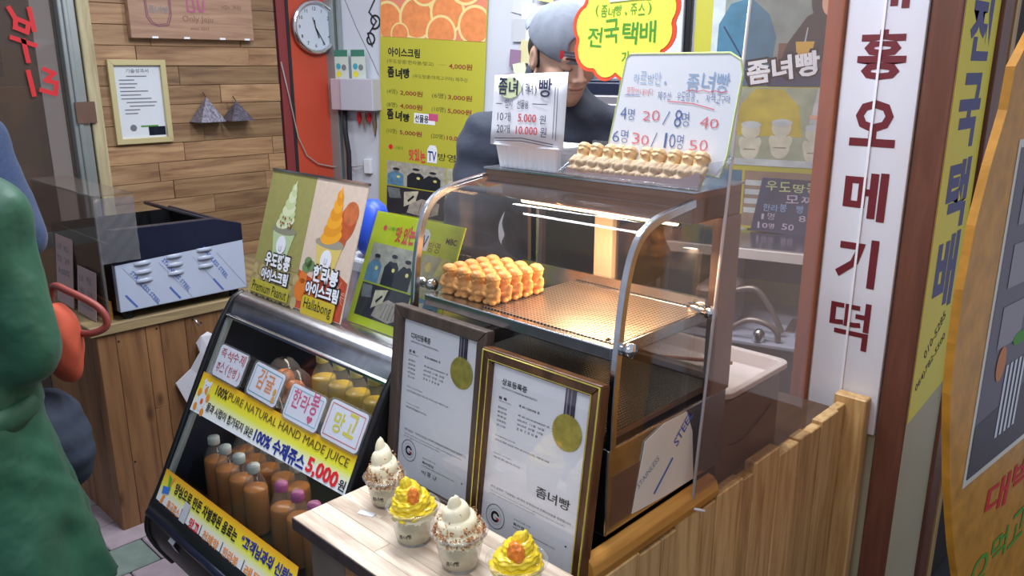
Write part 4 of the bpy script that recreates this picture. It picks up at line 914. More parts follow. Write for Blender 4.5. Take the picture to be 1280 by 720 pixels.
def softserve(mb,f,cx,y0,h,wd,lean,mi,n=6):
    # printed cone of soft ice cream as stacked slanted bands
    for i in range(n):
        a=i/n; w_=wd*(1-a*.85); yy=y0+h*a*.92; x_=cx+lean*a; hh=h/n*1.5
        mb.disc(f,x_,yy+hh*.4,w_,hh*.62,.001+.0001*i,mi+(i%2),n=20,ang=.25)
    mb.flat([(cx+lean*.8-wd*.16,y0+h*.88),(cx+lean*.8+wd*.2,y0+h*.86),(cx+lean*1.15,y0+h*1.12)],f,.0019,mi)
def pcup(mb,f,cx,y0,y1,w0,w1,mi,mr,ml):
    mb.flat([(cx-w0,y0),(cx+w0,y0),(cx+w1,y1),(cx-w1,y1)],f,.0009,mi); mb.disc(f,cx,y1,w1*1.08,w1*.24,.00095,mr,n=28); mb.disc(f,cx,(y0+y1)/2-.004,w1*.42,(y1-y0)*.34,.0022,ml,n=24)
mb=MB(); pcup(mb,f,.118,.115,.19,.034,.056,0,1,2); softserve(mb,f,.115,.20,.115,.044,.018,3,6)
for _ in range(22): mb.disc(f,.12+random.uniform(-.03,.03),.205+random.uniform(-.006,.02),.003,w=.0024,mi=5,n=6)
mb.build('printed_peanut_cup',[plain('pc_green','#b4c79a',.5),plain('pc_rim','#8c8a74',.5),'card',plain('ss_a','#d5dcb4',.5),plain('ss_b','#c2cf9c',.5),plain('nuts','#8f5a2c',.6)],t)
mb=MB(); mb.disc(f,.39,.245,.035,.05,.0006,5,ang=-.3).disc(f,.375,.20,.026,.03,.0007,5).disc(f,.40,.27,.03,.03,.0008,6)
pcup(mb,f,.335,.105,.185,.036,.058,0,1,2); softserve(mb,f,.335,.19,.13,.045,.008,3,6)
mb.build('printed_orange_cup',[plain('oc_y','#d8c06a',.5),plain('oc_rim','#9c9384',.5),'card',plain('oo_a','#eda52a',.5),plain('oo_b','#e0921e',.5),plain('flesh_a','#b9552c',.5,var=.2,scale=60),plain('flesh_b','#c2683a',.5,var=.2,scale=60)],t)
mb=MB()
for i in range(2):
    q=.118 if i==0 else .335; y_=.148
    mb.disc(f,q,y_+.004,.007,.008,.0026,0,n=14); mb.disc(f,q,y_+.013,.004,.005,.0027,0,n=10); mb.stroke([(q-.006,y_-.004),(q-.004,y_-.016),(q+.004,y_-.016),(q+.006,y_-.004)],.001,f,.0026,1)
mb.build('printed_label_mark',['white','ink'],t)
mb=MB()
mb.flat([(pw+.002,.002),(2*pw-.002,.002),(2*pw-.002,.10),(.40,.115),(.34,.10),(.30,.085),(.25,.095),(pw+.002,.10)],f,.0005,0)
for u,v,r in ((.25,.05,.03),(.29,.03,.028),(.25,.085,.018),(.31,.09,.02)): mb.disc(f,u,v,r,r,.0007,1,n=20)
for u,v in ((.255,.11),(.275,.118),(.26,.125)): mb.disc(f,u,v,.018,.014,.0008,2,n=14)
for k in range(26):
    a=random.uniform(0,PI*2); r=random.uniform(.02,.045); mb.stroke([(.405,.07),(.405+r*math.cos(a),.07+r*math.sin(a)*.8)],.0014,f,.0009+k*.00001,3)
mb.build('citrus_picture',[plain('cit_red','#b5482e',.5,var=.2,scale=40),plain('cit_or','#d9772c',.5),plain('leaf_g','#6c8a58',.5),plain('cit_pale','#e2b8a0',.5)],t)
def outlined(lines,t):
    A=MB();B=MB()
    for s_,u,v,w_,h_ in lines: tx(A,f,s_,u-.004,v-.004,w_+.008,h_+.008,0,.003,.09); tx(B,f,s_,u,v,w_,h_,0,.004,.045)
    A.build('title_outline','ink',t); B.build('title_lettering','white',t)
outlined([('우도땅콩',.058,.082,.125,.042),('아이스크림',.052,.044,.135,.034),('한라봉',.295,.082,.11,.042),('아이스크림',.275,.044,.145,.036)],t)
mb=MB().box(.012,.205,.004,.040,.0042,.005,0,f).build('name_strip',plain('olive_strip','#b3a93a',.5),t)
mb=MB().prism([(p[0]+.272,p[1]-.006) for p in rrect(.145,.048,.008)],f,.0042,.005).build('name_strip',plain('yellow_strip','#c8b032',.5),t)
L=MB(); tx(L,f,'Premium Peanut',.022,.009,.175,.027,0,.0056,-.002); tx(L,f,'Hallabong',.284,.002,.122,.035,0,.0056,.0); L.build('name_lettering',plain('darkolive_ink','#2c2a10',.6),t)
MB().box(0,2*pw,-.001,ph,-.005,-.0035,0,f).build('acrylic_back','plastic',t)
MB().box(.03,.42,0,.004,-.10,-.005,0,Fr((-2.045,1.052,.9925),(1,0,0),(0,0,1))).build('acrylic_foot','plastic',t)
# yellow tv menu stand
YF=Fr((-1.618,1.085,.9925),(1,0,0),(0,.11,.262))
t=thing('yellow_menu_stand','lime yellow acrylic photo stand partly behind the glass of the heated case','menu stand',(-1.47,1.09,.992))
yw,yh=.322,.283
MB().box(0,yw,0,yh,-.002,0,0,YF).build('yellow_sheet','lime',t)
MB().box(-.004,yw+.004,-.002,yh+.004,.003,.0045,0,YF).build('acrylic_cover','glass',t)
photos(t,YF,.02,.022,.305,.205,.0006,.004,(.66,.45))
L=MB(); tx(L,YF,'나혜석',.06,.240,.035,.012,0,.0006); L.build('channel_lettering','greenink',t)
L=MB().disc(YF,.048,.245,.007,w=.0006); hand(L,YF,'맛있는',.095,.215,.075,.045,0,.0006,.04,.2); L.build('tv_title_lettering',plain('tv_red2','#d8504c',.5),t)
MB().prism([(.172,.212),(.215,.212),(.215,.252),(.205,.262),(.182,.262),(.172,.252)],YF,.0002,.0006).build('tv_badge','white',t)
L=MB(); tx(L,YF,'TV',.176,.218,.036,.03,0,.001,.02); L.build('tv_lettering','navyink',t)
L=MB(); tx(L,YF,'방영',.218,.212,.04,.026,0,.0006,-.004); tx(L,YF,'MBC',.272,.238,.036,.014,0,.0006,.03); L.build('broadcast_lettering',plain('brown_olive','#5a4020',.6),t)
# ================================================================ MAIN COUNTER
t=thing('main_counter','pale board clad wooden counter carrying the heated case','counter',(-1.0,1.5,0))
MB().box(-1.313,-.765,.945,2.04,0,.70).build('carcass','blackm',t)
MB().box(-1.313,-.762,.915,2.04,.70,.716).build('worktop',wood('dark_worktop',['#3f2e22','#4e3a2b','#5c4634'],1,1,.5,.1),t)
CR=Fr((-.762,0,0),(0,1,0),(0,0,1))
y=.925; k=0
ws=[.060,.115,.075,.050,.095,.06,.11,.05,.12,.10,.06,.07,.10,.055]
for wd in ws:
    if y>2.04: break
    b=min(y+wd,2.045); top_=.728+random.uniform(-.006,.008)+(.012 if k in (1,4,8) else 0)
    piece(CR,t,y+.0008,b-.0008,0,top_,0,.026+random.uniform(-.003,.004),'rboard','board',.002); y+=wd; k+=1
piece(CR,t,2.046,2.085,0,.755,-.01,.075,'rboard','end_board',.003)
FR_=Fr((0,.945,0),(1,0,0),(0,0,1)); x=-1.313
while x<-.745:
    wd=min(random.uniform(.09,.13),-.745-x); piece(FR_,t,x+.0006,x+wd-.0006,0,.70,0,.014,'lboard','board'); x+=wd
# batten with a notched end
t=thing('wood_batten','orange pine batten with a notched end lying beside the heated case','batten',(-.745,1.17,.73))
BT=Fr((0,.965,0),(1,0,0),(0,0,1))
mb=MB(); prof_=[(-.768,.735),(-.768,.772),(-.760,.780),(-.748,.778),(-.738,.768),(-.734,.752),(-.736,.735),(-.748,.738),(-.752,.748),(-.758,.738)]
mb.prism(prof_,BT,-.415,0); mb.build('batten','batten',t,bevel=.0015,seg=1)
# ================================================================ HEATED CASE
X0,X1=-1.300,-.763
t=thing('heated_case','curved glass heated display case with chrome rails and steel trays on the counter','display case',(-1.03,1.23,.716))
MB().box(X0,X1,1.03,1.434,.785,.955).build('base_body','steel',t,bevel=.003)
MB().prism([(.785+0,0)]*0+[(1.045,.90),(1.045,.80),(1.30,.80),(1.30,.90)],Fr((X1,0,0),(0,1,0),(0,0,1)),0,.0005).build('side_plate','dsteel',t)
for xx in (X0+.04,X1-.04):
    for yy in (1.07,1.39): MB().lathe([(.02,.716),(.016,.785)],(xx,yy,0),12).build('foot','black',t)
MB().box(X0,X1+.0,1.262,1.436,1.322,1.380).build('roof_box','dsteel',t,bevel=.002)
MB().box(X0-.003,X1+.003,1.258,1.438,1.380,1.384).build('roof_plate','steel',t)
gp=[(1.034,.955),(1.036,1.05),(1.046,1.162),(1.054,1.22),(1.066,1.272),(1.082,1.308),(1.106,1.333),(1.143,1.349),(1.191,1.357),(1.262,1.366)]
gs=[(p.y,p.z) for p in bez([(0,a,b) for a,b in gp],5)]
mb=MB(); strip(mb,gs,X0+.006,X1-.006); mb.build('curved_glass','caseglass',t,smooth=True)
for xa in (X0,X1):
    mb=MB(); n=len(gs); vs=[]
    for i,(a,b) in enumerate(gs):
        j=min(i+1,n-1);k=max(i-1,0); d=V((0,gs[j][0]-gs[k][0],gs[j][1]-gs[k][1])).normalized(); nn=V((0,-d.z,d.y))
        p=V((xa,a,b))
        for (ox,oo) in ((-.006,.004),(.006,.004),(.006,-.012),(-.006,-.012)): vs.append(p+V((ox,0,0))+nn*oo)
    fs=[]
    for i in range(n-1):
        for q in range(4): r_=(q+1)%4; fs.append((i*4+q,i*4+r_,(i+1)*4+r_,(i+1)*4+q))
    fs+=[(3,2,1,0),tuple((n-1)*4+q for q in range(4))]; mb.add(vs,fs); mb.build('curved_rail','steel',t,bevel=.0015,seg=1)
for xa in (X0,X1):
    pts=[(a,b) for a,b in gs]+[(1.43,1.366),(1.43,.955)]
    MB().prism(pts,Fr((xa,0,0),(0,1,0),(0,0,1)),-.002,.002).build('side_glass','caseglass',t)
MB().box(X1-.02,X1+.004,1.368,1.436,.955,1.322).build('rear_post','dsteel',t,bevel=.002)
MB().box(X0,X0+.03,1.40,1.434,.955,1.322).build('rear_post','dsteel',t,bevel=.002)
MB().box(-1.10,-1.05,1.405,1.430,.955,1.322).build('door_stile',plain('lit_stile','#e2cdb0',.35,.2),t,bevel=.002)  # pale warm colour puts the lamplight into this steel stile
MB().box(-1.29,-1.265,1.40,1.415,.985,1.31).build('door_stile','steel',t,bevel=.002)
MB().box(X0+.03,X1-.02,1.405,1.434,.955,.985).box(X0+.03,X1-.02,1.405,1.434,1.295,1.322).build('door_track','dsteel',t)
MB().box(X0+.03,-1.06,1.410,1.413,.985,1.30).build('sliding_door','smoke',t); MB().box(-1.08,X1-.02,1.420,1.423,.985,1.30).build('sliding_door','smoke',t)
# trays
t2=MB().box(X0+.045,X1-.006,1.036,1.335,1.118,1.1415); o=t2.build('upper_tray','steel',t,bevel=.002)
MB().box(-1.10,X1-.010,1.055,1.325,1.1416,1.1432).build('perforated_sheet',perf('perforated_steel','#b5a89e','#2c221c',115),o)
MB().box(X0+.045,X1-.006,1.335,1.345,1.118,1.165).build('tray_back_lip','steel',t)
o=MB().box(X0+.03,X1-.012,1.045,1.395,.962,.974).build('lower_tray','dsteel',t,bevel=.002)
MB().box(X0+.035,X1-.014,1.05,1.39,.9742,.9755).build('mesh_sheet',perf('mesh_steel','#8f928c','#4a4c48',130,.2),o)
MB().box(X0+.045,X1-.01,1.036,1.046,1.03,1.045).build('lower_rail','dsteel',t)
for xa,ya,za in ((X1,1.065,1.135),(X1,1.325,1.145),(X0+.01,1.075,1.15)):
    MB().lathe([(0,-.035),(.011,-.035),(.011,-.012),(.008,-.010),(.008,.004),(.013,.006),(.013,.02),(0,.022)],(xa,ya,za),18,caps=False,ax=(1,0,0)).build('tray_peg','chrome',t,smooth=True)
# warm lamp tube
lm=plain('lamp_glow','#ffb060',.4,emis=9.0); lm.node_tree.nodes['Principled BSDF'].inputs['Emission Color'].default_value=(1,.62,.30,1)
MB().tube([(-1.22,1.30,1.345-.03),(-.82,1.30,1.345-.03)],.008,12).build('heat_lamp',lm,t,smooth=True)
MB().box(-1.24,-.80,1.275,1.325,1.318,1.322).build('lamp_reflector','chrome',t)
lg=area('case_lamp',(-.92,1.27,1.30),(math.radians(-14),math.radians(8),0),.34,.03,3.4,(1,.66,.38))
# film on the side with print
FS=Fr((X1,0,0),(0,1,0),(0,0,1))
MB().prism([(1.108,.80),(1.14,.935),(1.20,.952),(1.28,.95),(1.305,.90),(1.32,.79),(1.22,.792)],FS,.001,.0022).build('protective_film','filmw',t)
L=MB(); tx(L,FS,'STAINLESS',1.125,.845,.075,.012,1,.0026,.0,.5); tx(L,FS,'STEEL',1.25,.885,.075,.022,0,.0026,.02,.75); L.stroke([(1.18,.815),(1.235,.865)],.006,FS,.0026,0); L.build('film_lettering',['fblue','fgrey'],t)
# figure breads
M['bread']=plain('golden_crust','#d49a58',.5,var=.22,scale=55,bump=.25,sss=.1,coat=.15,bscale=260)
M['breadp']=plain('pale_crust','#d3b184',.5,var=.15,scale=60,bump=.2,sss=.1)
def bread_f(P):
    s=np.array([.0155,.0132,.0158]); d=ell(P,(0,0,.047),s)
    d=smin(d,ell(P,(0,0,.052),(.0172,.0150,.0042)),.0015)              # cap brim
    d=smin(d,ell(P,(0,-.0008,.0545),(.0150,.0135,.0080)),.0015)
    d=smin(d,ell(P,(0,0,.0225),(.0176,.0142,.0172)),.005)
    d=smin(d,ell(P,(0,0,.008),(.0165,.0135,.008)),.004)
    for sx_ in (-1,1):
        d=smin(d,cap(P,(sx_*.0165,-.002,.032),(sx_*.0165,-.008,.020),.0048),.0015)
        d=smin(d,cap(P,(sx_*.0165,-.008,.020),(sx_*.006,-.0135,.019),.0042),.0015)
        d=smin(d,ell(P,(sx_*.008,-.010,.005),(.0075,.006,.005)),.0015)
        d=smin(d,ell(P,(sx_*.0055,-.0125,.0455),(.0026,.002,.002)),.001)
    d=smin(d,ell(P,(0,-.0135,.0425),(.0035,.003,.0025)),.0015)
    d=smax(d,-cap(P,(-.006,-.0145,.0385),(.006,-.0145,.0385),.0011),.001)
    d=smax(d,-P[...,2]+.0,.001); return d+wob(P,500,.0004)
bm=sdf_mb(bread_f,rng(-.024,.024,.0013),rng(-.020,.018,.0013),rng(-.002,.065,.0013))
G1='figure breads in the heated case'
rown=['front row','second row','third row','fourth row','back row']; coln=['left end','second from left','third from left','right end']
proto=None
for r_ in range(5):
    for c in range(4):
        x=-1.222+.0425*c+random.uniform(-.0015,.0015)+.004*r_*.3; y=1.078+.030*r_+random.uniform(-.001,.001)
        lab='golden figure shaped bread in the heated case, %s, %s'%(rown[r_],coln[c])
        if proto is None:
            proto=bm.build('figure_bread','bread',smooth=True); tag(proto,lab,'bread',G1); o=proto
        else: o=proto.copy(); COL.objects.link(o); o['label']=lab
        o.location=(x,y,1.1435 if x>-1.10 else 1.142); o.rotation_euler=(0,0,random.uniform(-.15,.15)+.1); o.scale=(1.05,1.0,1.0)
# ================================================================ ON TOP OF THE CASE
ZT=1.385
# foam tray + paper sign
t=thing('foam_container','ribbed white foam container at the left end of the case roof','container',(-1.18,1.32,ZT))
mb=MB()
def tub(mb,x0,x1,y0,y1,z0,z1,fl_,ribs):
    n=ribs*4; base=[];topp=[]
    def loop(xa,xb,ya,yb,z,amp):
        o=[]
        N1=48;N2=16
        for i in range(N1): o.append((xa+(xb-xa)*i/N1,ya-amp*abs(math.sin(PI*i/4)),z))
        for i in range(N2): o.append((xb,ya+(yb-ya)*i/N2,z))
        for i in range(N1): o.append((xb-(xb-xa)*i/N1,yb,z))
        for i in range(N2): o.append((xa,yb-(yb-ya)*i/N2,z))
        return o
    A=loop(x0,x1,y0,y1,z0,.003); B=loop(x0-fl_,x1+fl_,y0-fl_,y1+fl_,z1,.0015); C_=loop(x0-fl_-.006,x1+fl_+.006,y0-fl_-.006,y1+fl_+.006,z1+.002,0)
    k=len(A); mb.add(A+B+C_,[(i,(i+1)%k,k+(i+1)%k,k+i) for i in range(k)]+[(k+i,k+(i+1)%k,2*k+(i+1)%k,2*k+i) for i in range(k)]+[tuple(range(k-1,-1,-1))])
tub(mb,-1.268,-1.100,1.275,1.37,ZT,ZT+.048,.006,12); mb.build('tub','foam',t,smooth=True)
MB().box(-1.278,-1.092,1.265,1.38,ZT+.049,ZT+.053).build('lid','foam',t,bevel=.002)
SF=Fr((-1.292,1.268,1.434),(1,0,0),(0,.10,1))
t=thing('paper_sign','white handwritten price paper standing on the foam container','sign',(-1.19,1.27,1.434))
mb=MB(); nn=10; W0=.212
vs=[SF.P(W0*i/nn+(.006*(j/4)*(1-2*i/nn)*.3),.148*j/4+(.008*(i/nn) if j==4 else 0),.006*math.sin(PI*i/nn)-.0) for j in range(5) for i in range(nn+1)]
mb.add(vs,[(j*(nn+1)+i,j*(nn+1)+i+1,(j+1)*(nn+1)+i+1,(j+1)*(nn+1)+i) for j in range(4) for i in range(nn)]); o=mb.build('paper','card',t,smooth=True); sm=o.modifiers.new('thick','SOLIDIFY'); sm.thickness=.0008
L=MB();R_=MB()
hand(L,SF,'좀녀',.022,.108,.062,.034,0,.007,.02); hand(L,SF,'(해녀)',.088,.108,.05,.024,0,.007,.0); hand(L,SF,'빵',.14,.102,.042,.040,0,.007,.015)
hand(L,SF,'임시 선물용',.045,.080,.07,.018,0,.007); L.stroke([(.018,.088),(.035,.088)],.0015,SF,.007); L.stroke([(.125,.090),(.165,.090)],.0015,SF,.007)
tx(L,SF,'10',.024,.052,.018,.017,0,.007); hand(L,SF,'개',.046,.052,.02,.018,0,.007); tx(L,SF,'20',.024,.026,.02,.017,0,.007); hand(L,SF,'개',.047,.026,.02,.018,0,.007); hand(L,SF,'원',.148,.050,.02,.02,0,.007); hand(L,SF,'원',.152,.024,.02,.02,0,.007)
L.stroke([(.185,.125),(.188,.022)],.0018,SF,.007); L.stroke([(.192,.122),(.196,.020)],.0018,SF,.007); L.stroke([(.02,.014),(.10,.018),(.19,.010)],.0016,SF,.007); L.stroke([(.025,.009),(.10,.012),(.19,.005)],.0014,SF,.007)
for u in (.028,.068): 
    for a in (0,PI/3,2*PI/3): L.stroke([(u-.004*math.cos(a),.140-.004*math.sin(a)),(u+.004*math.cos(a),.140+.004*math.sin(a))],.0018,SF,.007)
tx(R_,SF,'5.000',.086,.052,.052,.017,0,.007,.008); tx(R_,SF,'10.000',.082,.026,.062,.017,0,.007,.008)
L.build('black_lettering',plain('dark_pen','#2c3352',.6),t); R_.build('red_lettering',plain('rose_pen','#c8404e',.6),t)
MB().disc(SF,.055,.122,.035,.022,.0064).build('yellow_smudge',plain('smudge','#d8e2b4',.7),t)
# clear box of pale figure breads
t=thing('clear_bread_box','open clear plastic box of pale figure breads on the case roof','box',(-.905,1.28,ZT))
bx0,bx1,by0,by1=-1.065,-.742,1.245,1.345
mb=MB()
for (ax,bx_,ay,by_,az,bz) in ((bx0,bx1,by0,by0+.001,ZT+.003,ZT+.045),(bx0,bx1,by1-.001,by1,ZT+.003,ZT+.058),(bx0,bx0+.001,by0,by1,ZT+.003,ZT+.05),(bx1-.001,bx1,by0,by1,ZT+.003,ZT+.05),(bx0,bx1,by0,by1,ZT+.001,ZT+.002)): mb.box(ax,bx_,ay,by_,az,bz)
mb.build('tray','plastic',t)
mb=MB().tube([(bx0-.005,by0-.005,ZT+.007),(bx1+.005,by0-.005,ZT+.007),(bx1+.005,by1,ZT+.055),(bx0-.005,by1,ZT+.055)],.003,6,closed=True); mb.build('rim','plastic',t,smooth=True)
mb=MB(); mb.box(bx0,bx1,by1,by1+.001,ZT+.02,ZT+.066); mb.build('open_lid','plastic',t)
mb=MB().flat([(bx0+.01,ZT+.004),(bx1-.005,ZT+.004),(bx1-.005,ZT+.035),(bx1-.045,ZT+.02),(bx0+.05,ZT+.012),(bx0+.012,ZT+.02)],Fr((0,by0+.002,0),(1,0,0),(0,0,1)),0); mb.build('lining_paper',plain('pink_tissue','#d9b4ae',.7),t)
names10=['leftmost','second from the left','third from the left','fourth from the left','fifth from the left','fifth from the right','fourth from the right','third from the right','second from the right','rightmost']
pme=proto.data.copy(); pme.materials.clear(); pme.materials.append(M['breadp'])
for i in range(10):
    o=bpy.data.objects.new('figure_bread',pme); COL.objects.link(o)
    o.location=(bx0+.022+.0303*i,1.262+.002*(i%2),ZT+.006); o.rotation_euler=(math.radians(-34),random.uniform(-.06,.06),random.uniform(-.25,.35)); o.scale=(.95,1.15,1.12)
    tag(o,'pale figure shaped bread in the clear box, '+names10[i],'bread','pale figure breads in the clear box')
# white board sign (marker pen)
WFx=V((1,0,0)); WFy=V((.13,.10,1)).normalized(); WFx=(WFx-WFy*WFx.dot(WFy)).normalized()
WF=Fr((-1.005,1.315,1.422),(1,-.0,-.02),V((.10,.08,1)))
t=thing('whiteboard_sign','large white marker written price board with rounded corners leaning over the bread box','sign',(-.86,1.30,1.40))
bp=[(0,.012),(.02,.190),(.035,.203),(.235,.203),(.262,.190),(.272,.165),(.268,.06),(.255,-.012),(.245,-.014)]
def W_(px,py): # map photo-like layout coordinates (0..1) to board
    u=.0+.262*px; v=.19*(1-py); return u,v
shearf=.0
sh=.16
def wsh(pts): return [(a+b*sh,b) for a,b in pts]
WB=Fr(WF.o,(1,0,-.02),V((.0,.08,1)))
outl=[(0,0),(.0,.195),(.008,.203),(.222,.207),(.245,.196),(.256,.172),(.266,.03),(.262,-.012),(.13,.002)]
MB().prism(wsh(outl),WB,-.002,0).build('board_sheet','white',t)
L=MB();R_=MB();Pb=MB()
def H(mb,s_,px,py,w_,h_,mi=0,b=0):
    u=.252*px; v=.198*(1-(.235+(py-.235)*.85))-.004; hand(mb,WB,s_,u+v*sh,v,w_,h_,mi,.0008,b-.008,.1)
H(Pb,'하르방안.',.11,.235,.085,.022); H(Pb,'좀녀빵',.60,.30,.09,.034,0,.01)
H(R_,'포장안내이다',.07,.36,.065,.014); H(L,'제주산 우도땅콩, 자색고구마',.37,.40,.155,.015)
H(L,'4명',.06,.64,.036,.026); H(R_,'20',.27,.635,.042,.020); H(L,'/',.43,.67,.03,.026,0,-.01); H(L,'8명',.56,.68,.036,.030); H(R_,'40',.78,.67,.042,.020)
H(L,'6명',.03,.92,.040,.024); H(R_,'30',.22,.91,.042,.020); H(L,'/',.37,.92,.03,.026,0,-.01); H(L,'10명',.50,.92,.048,.026); H(R_,'50',.74,.92,.04,.020)
zz=[(.60*.252+.012*i+ .14*sh*1,.138+(.003 if i%2 else 0)) for i in range(8)]; R_.stroke([(a,b) for a,b in zz],.0015,WB,.0009)
R_.stroke([(.135,.118),(.19,.116),(.235,.108)],.0018,WB,.0009); Pb.stroke([(.035,.125),(.07,.127)],.0015,WB,.0009)
Pb.build('pale_lettering','paleblue',t); L.build('blue_lettering','blueink',t); R_.build('red_lettering','palered',t)
MB().tube([WB.P(a,b,-.001) for a,b in wsh(outl)],.0022,6,closed=True).build('lime_edge',plain('pale_lime','#cfe09a',.4),t)
# yellow cloud sign
CFm=Fr((-1.028,1.385,1.664),(1,0,0),(0,.06,1))
t=thing('cloud_sign','neon yellow scalloped cloud sign with a red rim above the case','sign',(-1.02,1.385,ZT))
def cloud(k,sc=1.0):
    lob=[(-.083,.02,.040),(-.075,-.03,.040),(-.035,-.055,.034),(.02,-.055,.036),(.062,-.035,.036),(.088,.0,.036),(.095,.045,.034),(.06,.065,.05),(0,.07,.05),(-.05,.06,.045)]
    o=[]
    for i in range(96):
        a=2*PI*i/96; best=0; dx,dy=math.cos(a),math.sin(a)
        for (cx_,cy_,r) in lob:
            r=r*k; b=dx*cx_+dy*cy_; c=cx_**2+cy_**2-r*r; q=b*b-c
            if q>0: best=max(best,b+math.sqrt(q))
        best=max(best,.05); o.append((dx*best*sc,dy*best*sc))
    return o
MB().prism(cloud(1.06,1.03),CFm,-.002,0).build('red_rim',plain('neon_red','#f0502c',.5),t)
MB().prism(cloud(1.0,.97),CFm,0,.0006).build('yellow_card','neon',t)
L=MB(); hand(L,CFm,'(좀녀빵,쥬스)',-.075,.035,.15,.022,0,.0012,.0); L.build('small_green_lettering','greenink',t)
L=MB(); hand(L,CFm,'전국택배',-.088,-.022,.178,.046,0,.0012,.01,.12); hand(L,CFm,'가능',.005,-.06,.05,.024,0,.0012,.005); L.build('green_lettering','greenink',t)
MB().prism([(-.035,.062),(.095,.066),(.11,.12),(-.03,.12)],CFm,.0008,.0018).build('title_strip','white',t)
L=MB(); hand(L,CFm,'인기상품!',-.028,.068,.125,.036,0,.0024,.03); L.build('title_lettering',plain('title_red','#e0305a',.6),t)
MB().tube([CFm.P(.0,-.07,-.004),(-1.02,1.375,1.40),(-1.02,1.36,ZT+.003)],.002,8).build('sign_wire','steel',t)
MB().box(-1.06,-.98,1.35,1.40,ZT+.0005,ZT+.006).build('wire_foot','black',t)
tag(MB().box(-.985,-.955,1.372,1.382,1.565,1.598).build('binder_clip','chrome',bevel=.004),'small chrome clip holding the lower edge of the yellow cloud sign','clip')
# ================================================================ SINK TRAY AND BOX BEHIND THE CASE
t=thing('white_tray','white plastic tray with a rounded rim on the steel box behind the heated case','tray',(-.96,1.6,.9))
o_=[(p[0]-1.16,p[1]+1.445) for p in rrect(.395,.30,.03,6)]
i_=[(p[0]-1.145,p[1]+1.46) for p in rrect(.365,.27,.025,6)]
b_=[(p[0]-1.13,p[1]+1.475) for p in rrect(.335,.24,.02,6)]
n=len(o_); vs=[(a,b,.918) for a,b in o_]+[(a,b,.930) for a,b in o_]+[(a,b,.930) for a,b in i_]+[(a,b,.898) for a,b in b_]
mb=MB(); mb.add(vs,[(k*n+i,k*n+(i+1)%n,(k+1)*n+(i+1)%n,(k+1)*n+i) for k in range(3) for i in range(n)]+[tuple(range(3*n,4*n))]); mb.build('tray_body',plain('tray_white','#d2cccb',.3,coat=.3),t,smooth=False,bevel=.003)
mb=MB().box(-1.17,-.785,1.452,1.735,.7165,.895); mb.build
o=mb.build('steel_box','boxsteel',bevel=.003); tag(o,'dark brown steel box under the white tray behind the heated case','box')
for k,(a,b,lab) in enumerate([((-1.064,1.47,.946),(-.80,1.52,.976),'topmost wooden stick lying across the white tray'),((-1.056,1.46,.937),(-.805,1.50,.962),'wooden stick lying second across the white tray'),((-1.047,1.455,.932),(-.872,1.455,.944),'short wooden stick on the white tray, near the case'),((-1.035,1.50,.955),(-.86,1.455,.962),'slanting wooden stick crossing the others on the white tray'),((-1.055,1.450,.925),(-.90,1.447,.926),'lowest wooden stick nearest the heated case')]):
    mb=MB().tube([a,b],.0045,8); tag(mb.build('wooden_stick','batten',smooth=True),lab,'stick')
mb=MB().tube([_ for _ in bez([(-.79,1.46,.80),(-.783,1.54,.785),(-.783,1.62,.80),(-.785,1.70,.83)],8)],.0015,6); tag(mb.build('black_wire','blackm',smooth=True),'thin black wire drooping along the brown steel box','wire')
# acrylic screen at the counter side
t=thing('acrylic_screen','tall clear acrylic screen standing on the counter side beyond the heated case','screen',(-.738,1.7,.73))
AS=Fr((-.740,0,0),(0,1,0),(0,0,1))
mb=MB().prism([(1.285,.745),(1.80,.745),(1.80,2.1),(1.405,2.1)],AS,-.0015,.0015); mb.build('acrylic_sheet','acr',t)
MB().tube([AS.P(1.285,.745,0),AS.P(1.405,2.1,0)],.0032,8).tube([AS.P(1.285,.745,0),AS.P(1.30,.741,.022)],.003,8).build('bright_edge',plain('milky_edge','#d4ced2',.3,coat=.5),t,smooth=True)
